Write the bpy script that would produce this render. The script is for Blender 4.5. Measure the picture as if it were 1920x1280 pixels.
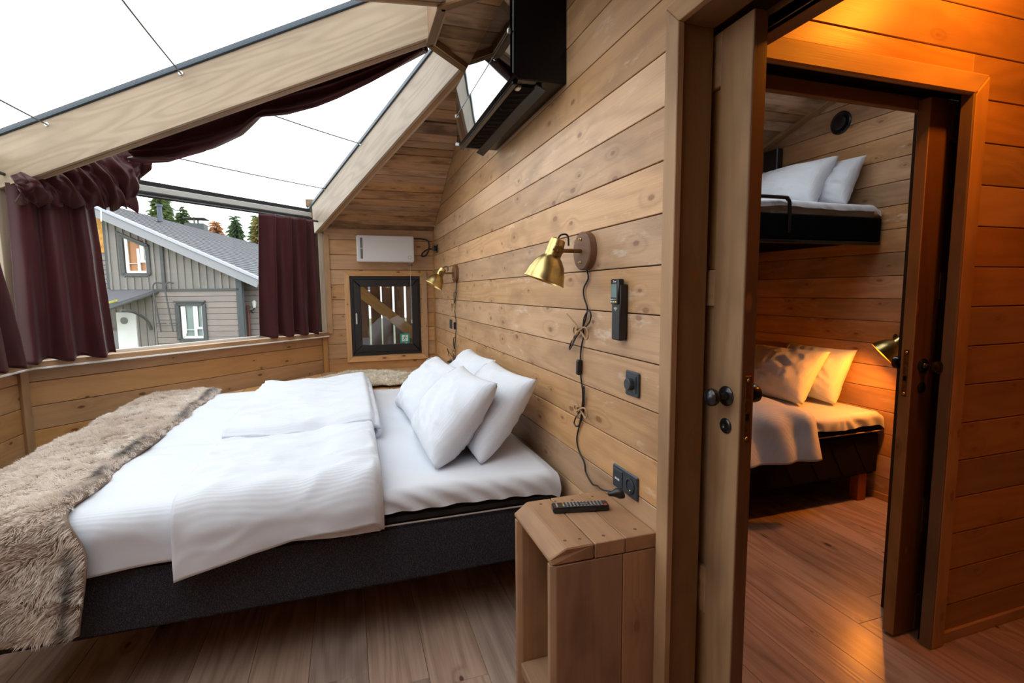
import bpy, bmesh, math, random
import numpy as np
from mathutils import Vector, Matrix
random.seed(7); np.random.seed(7)
sc = bpy.context.scene
for o in list(bpy.data.objects): bpy.data.objects.remove(o)
col = sc.collection
# ------------------------------------------------------------------ camera
CAM = Vector((0, .8514, 1.3794))
PITCH, ROLL, YAW, FPX = .1017, -.0097, .3133, 942.08
fw = Vector((math.cos(YAW)*math.cos(PITCH), -math.sin(YAW)*math.cos(PITCH), -math.sin(PITCH)))
rt = fw.cross(Vector((0, 0, 1))).normalized(); up = rt.cross(fw)
r2 = rt*math.cos(ROLL)+up*math.sin(ROLL); u2 = up*math.cos(ROLL)-rt*math.sin(ROLL)
cam = bpy.data.cameras.new('camera'); co = bpy.data.objects.new('camera', cam); col.objects.link(co)
cam.sensor_width = 36; cam.lens = 36*FPX/1920; cam.clip_start = .03; cam.clip_end = 300
co.matrix_world = Matrix(((r2.x, u2.x, -fw.x, CAM.x), (r2.y, u2.y, -fw.y, CAM.y), (r2.z, u2.z, -fw.z, CAM.z), (0, 0, 0, 1)))
sc.camera = co
# ------------------------------------------------------------------ world: bright overcast sky
SKY = 3.45
w = bpy.data.worlds.new('overcast_sky'); sc.world = w; w.use_nodes = True
bg = w.node_tree.nodes['Background']; bg.inputs[0].default_value = (.985, .985, 1, 1); bg.inputs[1].default_value = SKY
# ------------------------------------------------------------------ lamps of the hall (warm wall light out of view)
def lamp(name, kind, loc, power, color, size=.05, aim=None, spot=120, blend=.5):
    l = bpy.data.lights.new(name, kind); l.energy = power; l.color = color
    if kind == 'SPOT': l.spot_size = math.radians(spot); l.spot_blend = blend
    if kind in ('SPOT', 'POINT'): l.shadow_soft_size = size
    o = bpy.data.objects.new(name, l); col.objects.link(o); o.location = loc
    if aim is not None: o.rotation_euler = (Vector(aim)-Vector(loc)).to_track_quat('-Z', 'Y').to_euler()
    return o
WARM = (1, .31, .02)
lamp('hall_light', 'POINT', (.86, -1.05, 2.42), 32, WARM, .05)
lamp('bunk_lamp_light', 'POINT', (2.163, -2.222, 1.0), 17, (1, .31, .025), .02)
sc.view_settings.view_transform = 'Standard'; sc.view_settings.look = 'None'
sc.view_settings.gamma = 1; sc.view_settings.use_curve_mapping = False; sc.view_settings.exposure = 0
# ------------------------------------------------------------------ helpers
def root(name, loc, label=None, cat=None, group=None, kind=None, M=None):
    o = bpy.data.objects.new(name, None); col.objects.link(o); o.empty_display_size = .05
    o.location = loc
    tag(o, label, cat, group, kind)
    return o
def tag(o, label=None, cat=None, group=None, kind=None):
    if label: o['label'] = label
    if cat: o['category'] = cat
    if group: o['group'] = group
    if kind: o['kind'] = kind
    return o
def world_of(o):
    M = o.matrix_basis.copy()
    if o.parent: M = world_of(o.parent) @ o.matrix_parent_inverse @ M
    return M
def link(name, me, mat, parent=None, M=None):
    o = bpy.data.objects.new(name, me); col.objects.link(o)
    if mat is not None and not me.materials:
        me.materials.append(mat)
    if M is not None: o.matrix_basis = M
    if parent is not None:
        o.parent = parent; o.matrix_parent_inverse = world_of(parent).inverted()
    return o
class MB:
    def __init__(s): s.v = []; s.f = []
    def add(s, v, f):
        b = len(s.v); s.v += [tuple(x) for x in v]; s.f += [tuple(b+i for i in q) for q in f]; return s
    def box(s, a, b):
        x0, y0, z0 = a; x1, y1, z1 = b
        return s.add([(x0,y0,z0),(x1,y0,z0),(x1,y1,z0),(x0,y1,z0),(x0,y0,z1),(x1,y0,z1),(x1,y1,z1),(x0,y1,z1)],
                     [(0,3,2,1),(4,5,6,7),(0,1,5,4),(1,2,6,5),(2,3,7,6),(3,0,4,7)])
    def tube(s, P, r, n=8, closed=False, caps=True):
        P = [Vector(p) for p in P]; rings = []; m = len(P)
        R = r if isinstance(r, (list, tuple)) else [r]*m
        t0 = (P[1]-P[0]).normalized(); a = t0.orthogonal().normalized()
        for i in range(m):
            if closed: t = (P[(i+1) % m]-P[i-1]).normalized()
            else: t = (P[min(i+1, m-1)]-P[max(i-1, 0)]).normalized()
            a = (a-t*a.dot(t)).normalized(); b = t.cross(a)
            rings.append([P[i]+(a*math.cos(2*math.pi*k/n)+b*math.sin(2*math.pi*k/n))*R[i] for k in range(n)])
        v = [p for q in rings for p in q]; f = []
        for i in range(m if closed else m-1):
            j = (i+1) % m
            for k in range(n):
                f.append((i*n+k, i*n+(k+1) % n, j*n+(k+1) % n, j*n+k))
        if caps and not closed: f += [tuple(range(n))[::-1], tuple((m-1)*n+k for k in range(n))]
        return s.add(v, f)
    def lathe(s, prof, n=24, M=None):      # profile (r, z) about local Z
        M = M or Matrix(); v = []; f = []; m = len(prof)
        for r, z in prof:
            for k in range(n):
                v.append(M @ Vector((r*math.cos(2*math.pi*k/n), r*math.sin(2*math.pi*k/n), z)))
        for i in range(m-1):
            for k in range(n): f.append((i*n+k, i*n+(k+1) % n, (i+1)*n+(k+1) % n, (i+1)*n+k))
        return s.add(v, f)
    def prism(s, poly, h0, h1, M=None):     # poly in local xy, extruded z h0..h1
        M = M or Matrix(); n = len(poly)
        v = [M @ Vector((x, y, h0)) for x, y in poly]+[M @ Vector((x, y, h1)) for x, y in poly]
        return s.add(v, [tuple(range(n))[::-1], tuple(range(n, 2*n))]+[(i, (i+1) % n, n+(i+1) % n, n+i) for i in range(n)])
    def mesh(s, name, bev=0, smooth=False, seg=1):
        me = bpy.data.meshes.new(name); me.from_pydata(s.v, [], s.f)
        bm = bmesh.new(); bm.from_mesh(me)
        bmesh.ops.recalc_face_normals(bm, faces=bm.faces)
        if bev: bmesh.ops.bevel(bm, geom=[e for e in bm.edges if len(e.link_faces) == 2 and e.calc_face_angle(0) > .5], offset=bev, segments=seg, affect='EDGES', clamp_overlap=True)
        if smooth:
            for q in bm.faces: q.smooth = True
            for e in bm.edges:
                if len(e.link_faces) == 2 and e.calc_face_angle(0) > .7: e.smooth = False
        bm.to_mesh(me); bm.free(); return me
    def build(s, name, mat, parent=None, bev=0, smooth=False, M=None, seg=1):
        return link(name, s.mesh(name, bev, smooth, seg), mat, parent, M)
def frame(org, x, y, z):
    x, y, z = Vector(x).normalized(), Vector(y).normalized(), Vector(z).normalized()
    return Matrix(((x.x, y.x, z.x, org[0]), (x.y, y.y, z.y, org[1]), (x.z, y.z, z.z, org[2]), (0, 0, 0, 1)))
def board(name, p0, p1, width, thick, n, mat, parent=None, bev=.002, cut=(0, 0)):
    """board from p0 to p1 (centre line of its front face), n = facing normal, grain along local X; cut = mitre at both ends"""
    p0, p1, n = Vector(p0), Vector(p1), Vector(n).normalized(); x = (p1-p0); L = x.length; x.normalize()
    y = n.cross(x).normalized(); n = x.cross(y); c = (p0+p1)/2; h = width/2
    a, b = cut
    poly = [(-L/2+a*-h*1, -h), (L/2-b*-h*1, -h), (L/2-b*h, h), (-L/2+a*h, h)]
    return MB().prism(poly, -thick, 0).build(name, mat, parent, bev, M=frame(c, x, y, n))
def clip(poly, nx, ny, d):                 # keep nx*u+ny*v <= d
    out = []
    for i in range(len(poly)):
        p, q = poly[i], poly[(i+1) % len(poly)]
        a, b = nx*p[0]+ny*p[1]-d, nx*q[0]+ny*q[1]-d
        if a <= 0: out.append(p)
        if (a < 0 < b) or (b < 0 < a):
            t = a/(a-b); out.append((p[0]+(q[0]-p[0])*t, p[1]+(q[1]-p[1])*t))
    return out
def area(p): return abs(sum(p[i][0]*p[(i+1) % len(p)][1]-p[(i+1) % len(p)][0]*p[i][1] for i in range(len(p))))/2 if len(p) > 2 else 0
def inset(poly, d):
    n = len(poly); A = sum(poly[i][0]*poly[(i+1) % n][1]-poly[(i+1) % n][0]*poly[i][1] for i in range(n)); sg = 1 if A > 0 else -1
    out = []
    for i in range(n):
        p, q, r = Vector(poly[i-1]), Vector(poly[i]), Vector(poly[(i+1) % n])
        e1, e2 = (q-p).normalized(), (r-q).normalized()
        n1, n2 = Vector((-e1.y, e1.x))*sg, Vector((-e2.y, e2.x))*sg
        k = max(.35, 1+n1.dot(n2)); o = q+(n1+n2)*(d/k); out.append((o.x, o.y))
    return out
def clean(poly):
    o = []
    for p in poly:
        if not o or math.hypot(p[0]-o[-1][0], p[1]-o[-1][1]) > 1e-4: o.append(p)
    if len(o) > 1 and math.hypot(o[0][0]-o[-1][0], o[0][1]-o[-1][1]) < 1e-4: o.pop()
    return o
def planks(parent, org, u, v, n, region, v0, pitch, mat, th=.018, holes=(), gap=.0035, ch=.0018, name='plank', jit=0, joints=None, rows=None):
    """rows of boards along u stacked along v over a convex region, each its own object"""
    u, v, n = Vector(u).normalized(), Vector(v).normalized(), Vector(n).normalized(); org = Vector(org)
    vmin, vmax = min(p[1] for p in region), max(p[1] for p in region)
    if rows is None:
        k0 = math.floor((vmin-v0)/pitch); rows = []
        while v0+k0*pitch < vmax: rows.append((v0+k0*pitch, v0+(k0+1)*pitch)); k0 += 1
    res = []
    for a, b in rows:
        P = clip(clip(list(region), 0, -1, -(a+gap/2)), 0, 1, b-gap/2)
        ps = [P]
        if joints:
            js = joints(); ps2 = []
            umin = min((p[0] for p in P), default=0); umax = max((p[0] for p in P), default=0); last = umin-1
            for j in js+[umax+1]:
                q = clip(clip(P, -1, 0, -last-gap/2), 1, 0, j-gap/2) if P else []
                if q: ps2.append(q)
                last = j
            ps = ps2
        for (hu0, hu1, hv0, hv1) in holes:
            nx = []
            for q in ps:
                if not q: continue
                if max(p[1] for p in q) <= hv0 or min(p[1] for p in q) >= hv1: nx.append(q); continue
                nx += [clip(q, 1, 0, hu0), clip(q, -1, 0, -hu1)]
                m = clip(clip(q, -1, 0, -hu0), 1, 0, hu1)
                nx += [clip(m, 0, 1, hv0), clip(m, 0, -1, -hv1)] if m else []
            ps = nx
        for q in ps:
            q = clean(q) if q else q
            if not q or len(q) < 3 or area(q) < 4e-4: continue
            if max(p[1] for p in q)-min(p[1] for p in q) < .008 or max(p[0] for p in q)-min(p[0] for p in q) < .008: continue
            cu = (min(p[0] for p in q)+max(p[0] for p in q))/2; cv = (min(p[1] for p in q)+max(p[1] for p in q))/2
            q = [(p[0]-cu, p[1]-cv) for p in q]; h = random.uniform(-jit, jit); qi = inset(q, ch); m = len(q)
            V = [(x, y, -th) for x, y in q]+[(x, y, h-ch) for x, y in q]+[(x, y, h) for x, y in qi]
            F = [tuple(range(m))[::-1], tuple(range(2*m, 3*m))]+[(i, (i+1) % m, m+(i+1) % m, m+i) for i in range(m)]+[(m+i, m+(i+1) % m, 2*m+(i+1) % m, 2*m+i) for i in range(m)]
            res.append(MB().add(V, F).build(name, mat, parent, M=frame(org+u*cu+v*cv, u, v, n)))
    return res
def smoothstep(x): x = np.clip(x, 0, 1); return x*x*(3-2*x)
_T = np.random.RandomState(3).rand(64, 64, 64)
def vnoise(P, s=1., oct=3, seed=0):
    P = np.asarray(P, float)*s+seed*7.31; out = 0; amp = 1; tot = 0
    for o in range(oct):
        q = P*2**o; i = np.floor(q).astype(int); f = q-i; f = f*f*(3-2*f); r = 0
        for dx in (0, 1):
            for dy in (0, 1):
                for dz in (0, 1):
                    wgt = (f[..., 0] if dx else 1-f[..., 0])*(f[..., 1] if dy else 1-f[..., 1])*(f[..., 2] if dz else 1-f[..., 2])
                    r = r+wgt*_T[(i[..., 0]+dx) % 64, (i[..., 1]+dy) % 64, (i[..., 2]+dz) % 64]
        out = out+amp*(r-.5)*2; tot += amp; amp *= .5
    return out/tot
def gridmesh(name, P, mat, parent=None, closed=False, thick=0, sub=0, flip=False):
    """P (nv, nu, 3) array -> smooth sheet"""
    nv, nu = P.shape[:2]; V = P.reshape(-1, 3); F = []
    for i in range(nv-1):
        for j in range(nu-1):
            q = (i*nu+j, i*nu+j+1, (i+1)*nu+j+1, (i+1)*nu+j); F.append(q[::-1] if flip else q)
    me = bpy.data.meshes.new(name); me.from_pydata(V.tolist(), [], F)
    me.polygons.foreach_set('use_smooth', [True]*len(F))
    o = link(name, me, mat, parent)
    if thick: m = o.modifiers.new('thickness', 'SOLIDIFY'); m.thickness = thick; m.offset = 0
    if sub: m = o.modifiers.new('smooth', 'SUBSURF'); m.levels = sub; m.render_levels = sub
    return o
def copy_tree(o, parent=None):
    c = o.copy(); col.objects.link(c)
    if parent is not None: c.parent = parent
    for ch in o.children: copy_tree(ch, c)
    return c
# ------------------------------------------------------------------ materials
def nt(name):
    m = bpy.data.materials.new(name); m.use_nodes = True; t = m.node_tree
    return m, t, t.nodes, t.links, t.nodes['Principled BSDF']
def N(t, typ, **kw):
    n = t.nodes.new(typ)
    for k, v in kw.items():
        if k.startswith('i_'): n.inputs[k[2:]].default_value = v
        elif k.startswith('n_'): n.inputs[int(k[2:])].default_value = v
        else: setattr(n, k, v)
    return n
def mth(t, op, a, b=None, c=None, clamp=False):
    n = t.nodes.new('ShaderNodeMath'); n.operation = op; n.use_clamp = clamp
    for i, x in enumerate((a, b, c)):
        if x is None: continue
        if isinstance(x, (int, float)): n.inputs[i].default_value = x
        else: t.links.new(x, n.inputs[i])
    return n.outputs[0]
def mixc(t, fac, a, b, blend='MIX'):
    n = t.nodes.new('ShaderNodeMix'); n.data_type = 'RGBA'; n.blend_type = blend
    for i, x in ((0, fac), (6, a), (7, b)):
        if isinstance(x, (int, float)): n.inputs[i].default_value = x
        elif isinstance(x, tuple): n.inputs[i].default_value = (*x, 1) if len(x) == 3 else x
        else: t.links.new(x, n.inputs[i])
    return n.outputs[2]
def ramp(t, fac, a, b, x0=0., x1=1.):
    n = t.nodes.new('ShaderNodeMapRange'); n.interpolation_type = 'SMOOTHSTEP'
    t.links.new(fac, n.inputs[0]); n.inputs[1].default_value = x0; n.inputs[2].default_value = x1; n.inputs[3].default_value = a; n.inputs[4].default_value = b
    return n.outputs[0]
def mapped(t, src, sc3, off=None):
    m = t.nodes.new('ShaderNodeMapping'); m.inputs['Scale'].default_value = sc3; t.links.new(src, m.inputs['Vector']); return m.outputs[0]
def noise(t, v, scale=1, detail=3, rough=.5, dist=0):
    n = t.nodes.new('ShaderNodeTexNoise'); n.inputs['Scale'].default_value = scale; n.inputs['Detail'].default_value = detail
    n.inputs['Roughness'].default_value = rough; n.inputs['Distortion'].default_value = dist; t.links.new(v, n.inputs['Vector']); return n.outputs['Fac']
def wood(name, light, dark, knot=(.23, .095, .04), rough=.55, ring=.5, wear=.0, wearcol=(.5, .45, .4), var=.18, knots=1., bump=.25, rscale=1., stain=.35, spec=.35, fw=.3, fs=(5, 260, 260)):
    m, t, nd, lk, bs = nt(name)
    tc = N(t, 'ShaderNodeTexCoord'); oi = N(t, 'ShaderNodeObjectInfo')
    r1 = mth(t, 'MULTIPLY', oi.outputs['Random'], 57.); r2_ = mth(t, 'FRACT', mth(t, 'MULTIPLY', oi.outputs['Random'], 13.7)); r3 = mth(t, 'FRACT', mth(t, 'MULTIPLY', oi.outputs['Random'], 41.3))
    cb = N(t, 'ShaderNodeCombineXYZ'); lk.new(r1, cb.inputs[0]); lk.new(mth(t, 'MULTIPLY', r2_, 9.), cb.inputs[1]); lk.new(mth(t, 'MULTIPLY', r3, 9.), cb.inputs[2])
    ad = N(t, 'ShaderNodeVectorMath', operation='ADD'); lk.new(tc.outputs['Object'], ad.inputs[0]); lk.new(cb.outputs[0], ad.inputs[1]); P = ad.outputs[0]
    # knots
    kp = mapped(t, P, (4.2, 9., 0.01))
    vo = N(t, 'ShaderNodeTexVoronoi', i_Scale=1.); vo.voronoi_dimensions = '2D'; lk.new(kp, vo.inputs['Vector'])
    sc_ = N(t, 'ShaderNodeSeparateColor'); lk.new(vo.outputs['Color'], sc_.inputs[0]); kd = mth(t, 'DIVIDE', vo.outputs['Distance'], mth(t, 'ADD', .4, mth(t, 'MULTIPLY', sc_.outputs[1], .95)))
    sel = mth(t, 'GREATER_THAN', N_sep(t, vo.outputs['Color']), 1-.42*knots)
    kn = mth(t, 'MULTIPLY', ramp(t, kd, 1, 0, .045, .10), sel)
    halo = mth(t, 'MULTIPLY', ramp(t, kd, 1, 0, .03, .40), sel)
    # cathedral grain: contour lines of a stretched field, bent around knots
    f1 = noise(t, mapped(t, P, (.55*rscale, 5.5*rscale, 5.)), 1, 1.5, .45)
    fld = mth(t, 'ADD', mth(t, 'MULTIPLY', f1, 60.), mth(t, 'MULTIPLY', halo, -7.))
    rg = mth(t, 'MULTIPLY', mth(t, 'ADD', mth(t, 'SINE', fld), 1), .5)
    rg = mth(t, 'POWER', rg, 1.7)
    br = noise(t, mapped(t, P, (.9, 14, 14)), 1, 4, .6)
    fine = noise(t, mapped(t, P, fs), 1, 3, .6)
    blot = noise(t, mapped(t, P, (2.2, 5, 5)), 1, 3, .6)
    g = mth(t, 'ADD', mth(t, 'MULTIPLY', rg, ring*.55), mth(t, 'ADD', mth(t, 'MULTIPLY', br, .45), mth(t, 'MULTIPLY', fine, fw)))
    g = mth(t, 'SUBTRACT', g, .03+fw*.5, clamp=True)
    c = mixc(t, g, light, dark)
    c = mixc(t, mth(t, 'MULTIPLY', ramp(t, blot, 0, 1, .45, .72), stain), c, tuple(x*.55 for x in dark))
    if wear:
        wn = noise(t, mapped(t, P, (5, 16, 16)), 1, 5, .7)
        wm = mth(t, 'MULTIPLY', ramp(t, wn, 0, 1, .56, .72), ramp(t, noise(t, mapped(t, P, (1.1, 2, 2)), 1, 2), 0, 1, .4, .65))
        c = mixc(t, mth(t, 'MULTIPLY', wm, wear), c, wearcol)
    c = mixc(t, mth(t, 'MULTIPLY', halo, .22), c, tuple(x*.7 for x in dark))
    c = mixc(t, mth(t, 'MULTIPLY', kn, .85), c, knot)
    hs = N(t, 'ShaderNodeHueSaturation'); lk.new(c, hs.inputs['Color']); lk.new(mth(t, 'ADD', 1-var, mth(t, 'MULTIPLY', r2_, 2*var)), hs.inputs['Value'])
    lk.new(mth(t, 'ADD', .88, mth(t, 'MULTIPLY', r3, .24)), hs.inputs['Saturation'])
    lk.new(hs.outputs[0], bs.inputs['Base Color']); bs.inputs['Roughness'].default_value = rough; bs.inputs['Specular IOR Level'].default_value = spec
    b = N(t, 'ShaderNodeBump', i_Strength=bump, i_Distance=.002)
    lk.new(mth(t, 'ADD', mth(t, 'MULTIPLY', rg, -.5), mth(t, 'ADD', mth(t, 'MULTIPLY', fine, -.6), mth(t, 'MULTIPLY', kn, -.6))), b.inputs['Height']); lk.new(b.outputs[0], bs.inputs['Normal'])
    return m
def N_sep(t, c):
    s = t.nodes.new('ShaderNodeSeparateColor'); t.links.new(c, s.inputs[0]); return s.outputs[0]
def plain(name, c, rough=.5, metal=0, spec=.5, coat=0, sheen=0, noise_amt=0, nscale=40, bump=0, emit=None, estr=0):
    m, t, nd, lk, bs = nt(name); bs.inputs['Base Color'].default_value = (*c, 1); bs.inputs['Roughness'].default_value = rough
    bs.inputs['Metallic'].default_value = metal; bs.inputs['Specular IOR Level'].default_value = spec; bs.inputs['Coat Weight'].default_value = coat
    bs.inputs['Sheen Weight'].default_value = sheen
    if noise_amt or bump:
        tc = N(t, 'ShaderNodeTexCoord'); n = noise(t, tc.outputs['Object'], nscale, 4, .6)
        if noise_amt: lk.new(mixc(t, ramp(t, n, 0, 1, .3, .7), tuple(x*(1-noise_amt) for x in c), tuple(min(1, x*(1+noise_amt)) for x in c)), bs.inputs['Base Color'])
        if bump: b = N(t, 'ShaderNodeBump', i_Strength=bump, i_Distance=.002); lk.new(n, b.inputs['Height']); lk.new(b.outputs[0], bs.inputs['Normal'])
    if emit: bs.inputs['Emission Color'].default_value = (*emit, 1); bs.inputs['Emission Strength'].default_value = estr
    return m
def glassmat(name, tint=(.96, .985, .98), refl=1., rough=0):
    m = bpy.data.materials.new(name); m.use_nodes = True; t = m.node_tree; t.nodes.clear()
    o = t.nodes.new('ShaderNodeOutputMaterial'); a = t.nodes.new('ShaderNodeBsdfTransparent'); a.inputs[0].default_value = (*tint, 1)
    g = t.nodes.new('ShaderNodeBsdfGlossy'); g.inputs['Roughness'].default_value = rough; lw = t.nodes.new('ShaderNodeLayerWeight'); fr = mth(t, 'ADD', .035, mth(t, 'MULTIPLY', mth(t, 'POWER', lw.outputs['Facing'], 5.), .9))
    mx = t.nodes.new('ShaderNodeMixShader'); t.links.new(mth(t, 'MULTIPLY', fr, refl, clamp=True), mx.inputs[0]); t.links.new(a.outputs[0], mx.inputs[1]); t.links.new(g.outputs[0], mx.inputs[2]); t.links.new(mx.outputs[0], o.inputs[0])
    return m
def cloth(name, c, stripes=0, rough=.85, sheen=.2, axis=1, var=.04, bump=.15, weave=900):
    m, t, nd, lk, bs = nt(name); tc = N(t, 'ShaderNodeTexCoord'); P = tc.outputs['Object']
    bs.inputs['Roughness'].default_value = rough; bs.inputs['Sheen Weight'].default_value = sheen; bs.inputs['Specular IOR Level'].default_value = .2
    n = noise(t, P, weave, 2, .6); n2 = noise(t, P, 6, 3)
    h = mth(t, 'MULTIPLY', n, .4)
    cc = mixc(t, ramp(t, n2, 0, 1, .3, .7), tuple(x*(1-var) for x in c), c)
    if stripes:
        sp = N(t, 'ShaderNodeSeparateXYZ'); lk.new(P, sp.inputs[0])
        s = mth(t, 'MULTIPLY', mth(t, 'ADD', mth(t, 'SINE', mth(t, 'MULTIPLY', sp.outputs[axis], 2*math.pi/stripes)), 1), .5)
        h = mth(t, 'ADD', h, mth(t, 'MULTIPLY', s, .6)); cc = mixc(t, mth(t, 'MULTIPLY', s, .5), cc, tuple(x*.93 for x in c))
    lk.new(cc, bs.inputs['Base Color'])
    b = N(t, 'ShaderNodeBump', i_Strength=bump, i_Distance=.002); lk.new(h, b.inputs['Height']); lk.new(b.outputs[0], bs.inputs['Normal'])
    return m
def melange(name, c1, c2, scale=700):
    m, t, nd, lk, bs = nt(name); tc = N(t, 'ShaderNodeTexCoord'); P = tc.outputs['Object']
    a = noise(t, mapped(t, P, (1, 1, .25)), scale, 2, .7); b_ = noise(t, mapped(t, P, (.25, .25, 1)), scale, 2, .7)
    lk.new(mixc(t, ramp(t, mth(t, 'MAXIMUM', a, b_), 0, 1, .5, .75), c1, c2), bs.inputs['Base Color']); bs.inputs['Roughness'].default_value = .95; bs.inputs['Specular IOR Level'].default_value = .15
    b = N(t, 'ShaderNodeBump', i_Strength=.4, i_Distance=.001); lk.new(a, b.inputs['Height']); lk.new(b.outputs[0], bs.inputs['Normal'])
    return m
def attrmat(name, rough=.8, sheen=.3):
    m, t, nd, lk, bs = nt(name); a = N(t, 'ShaderNodeAttribute', attribute_name='Col'); lk.new(a.outputs['Color'], bs.inputs['Base Color'])
    df = N(t, 'ShaderNodeBsdfDiffuse'); tr = N(t, 'ShaderNodeBsdfTranslucent'); mx = N(t, 'ShaderNodeMixShader', n_0=.35)
    lk.new(a.outputs['Color'], df.inputs[0]); lk.new(a.outputs['Color'], tr.inputs[0]); lk.new(df.outputs[0], mx.inputs[1]); lk.new(tr.outputs[0], mx.inputs[2]); lk.new(mx.outputs[0], nd['Material Output'].inputs[0])
    return m
M_WALL = wood('pine_planks_stained', (.60, .36, .19), (.33, .175, .08), wear=.7, wearcol=(.70, .56, .44), knots=1., rough=.42, ring=.5, stain=.4, spec=.45, fw=.55, bump=.35)
M_LOW = wood('pine_planks_honey', (.60, .355, .175), (.38, .195, .085), knot=(.13, .045, .018), fw=.45, knots=1.3, rough=.5, ring=.35, stain=.22)
M_BACK = wood('pine_planks_brown', (.53, .31, .16), (.29, .145, .065), knot=(.14, .055, .025), fw=.45, knots=1.2, rough=.5, ring=.35)
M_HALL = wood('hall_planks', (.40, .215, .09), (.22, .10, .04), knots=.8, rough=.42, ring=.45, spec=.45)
M_TRIM = wood('trim_boards', (.48, .275, .12), (.24, .115, .042), knots=.35, rough=.5, ring=.3, var=.08, stain=.45)
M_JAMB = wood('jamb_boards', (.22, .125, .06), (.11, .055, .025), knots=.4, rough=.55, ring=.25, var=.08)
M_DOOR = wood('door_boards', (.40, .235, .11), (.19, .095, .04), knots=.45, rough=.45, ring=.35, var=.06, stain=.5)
M_DOOR_SHADED = wood('door_boards_shaded', (.15, .07, .03), (.07, .03, .012), knots=.45, rough=.4, ring=.35, var=.06, stain=.4)  # darker copy of the door wood, shade painted on faces turned from daylight
M_RUST = wood('rustic_boards', (.46, .27, .145), (.15, .07, .03), knots=.8, rough=.75, ring=.3, var=.3, bump=.8, stain=.9)
M_PLY = wood('rafter_plywood', (.46, .365, .275), (.32, .24, .17), knots=0, rough=.5, ring=.8, var=.04, rscale=1.5, stain=.22, bump=.1)
M_CORE = wood('rafter_core', (.38, .23, .13), (.22, .12, .06), knots=0, rough=.6, ring=.3, var=.05)
M_FLOOR = wood('floor_laminate', (.47, .335, .265), (.17, .11, .085), knot=(.06, .03, .02), knots=.25, rough=.27, ring=.55, var=.17, rscale=1.1, stain=.3, bump=.18, spec=.5, fw=.75, fs=(3, 110, 110))
M_STAND = wood('nightstand_pine', (.40, .22, .115), (.18, .085, .038), fw=.45, knots=.25, rough=.6, ring=.25, var=.1, stain=.5)
M_BACKING = plain('dark_backing', (.05, .028, .015), .9)
M_HOLE = plain('dark_gap', (.006, .005, .004), .95, spec=.1)
M_GLASS = glassmat('roof_glass'); M_WGLASS = glassmat('window_glass', refl=1.3)
M_WHITE = cloth('white_linen', (.66, .69, .76)); M_STRIPE = cloth('white_striped_linen', (.66, .695, .77), stripes=.011, axis=0, bump=.35)
M_CURT = cloth('maroon_curtain', (.055, .0105, .013), rough=.42, sheen=.08, var=.15, bump=.05)
M_BED = melange('charcoal_upholstery', (.018, .018, .025), (.10, .10, .12))
M_BLACK = plain('black_plastic', (.008, .009, .012), .35); M_BLKM = plain('black_enamel', (.008, .009, .012), .22, spec=.6); M_GLOSSB = plain('gloss_black', (.003, .003, .004), .22, spec=.25)
M_SLATE = plain('slate_switch_plastic', (.025, .033, .043), .45)
M_BRASS = plain('aged_brass', (.56, .42, .17), .30, metal=1, noise_amt=.18, nscale=25, bump=.1)
M_DBRASS = plain('dark_brass', (.22, .14, .055), .45, metal=1, noise_amt=.3, nscale=60)
M_DISC = wood('lamp_base_wood', (.20, .095, .045), (.09, .04, .02), knots=0, rough=.6, ring=.3)
M_WIRE = plain('wire_steel', (.16, .17, .19), .35, metal=.8)
M_STEEL = plain('brushed_steel', (.62, .63, .65), .3, metal=1); M_WPLAST = plain('white_plastic', (.72, .72, .74), .45)
M_TWINE = plain('jute_twine', (.42, .27, .14), .95, noise_amt=.4, nscale=400, bump=.8)
M_GASKET = plain('blue_black_gasket', (.03, .05, .075), .3); M_DARKAL = plain('dark_aluminium', (.02, .022, .025), .35, metal=.3)
M_LIGHTAL = plain('light_aluminium', (.55, .56, .55), .4, metal=.4)
M_ANTH = plain('anthracite_frame', (.012, .012, .014), .35)
# ------------------------------------------------------------------ the room: half octagon against wall_right
PT, V0 = .1443, .0038
XB, YB = 5.19, 1.09                       # back wall, its corner with the diagonal window wall
CA = Vector((3.60, 2.67)); CB = Vector((XB, YB)); CC = Vector((1.36, 2.67)); CD = Vector((-.24, 1.09)); CX = 2.475
XN = -.24
ZS = 1.977; SL = .459                     # soffit height at the back wall and slope
Z3 = (0, 0, 1)
def struct(name, mb, mat, parent=None, **k):
    o = mb.build(name, mat, parent, **k)
    if parent is None: tag(o, kind='structure')
    return o
# right wall (headboard wall), y = 0, opening x 0 .. 1.175
wr = struct('wall_right', MB().box((1.19, -.06, 0), (XB+.1, -.019, 2.0)).prism([(-.24, 2.09), (1.19, 2.09), (1.19, 2.0), (XB+.05, 2.0), (3.77, 2.63), (2.475, 2.93), (1.18, 2.63)], .019, .06, frame((0, 0, 0), (1, 0, 0), Z3, (0, -1, 0))), M_BACKING)
TOP = 3.05
def sof(x):
    d = min(XB-x, x-XN); return ZS+min(d, 1.42)*SL+max(0, d-1.42)*.24
reg = [(1.19, 0), (XB, 0), (XB, sof(XB)+.02), (3.77, sof(3.77)+.02), (2.475, sof(2.475)+.02), (1.19, sof(1.19)+.02)]
planks(wr, (0, 0, 0), (1, 0, 0), Z3, (0, 1, 0), reg, V0, PT, M_WALL)
planks(wr, (0, 0, 0), (1, 0, 0), Z3, (0, 1, 0), [(-.05, 2.09), (1.19, 2.09), (1.19, sof(1.19)+.02), (1.18, sof(1.18)+.02)], V0, PT, M_WALL)
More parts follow.
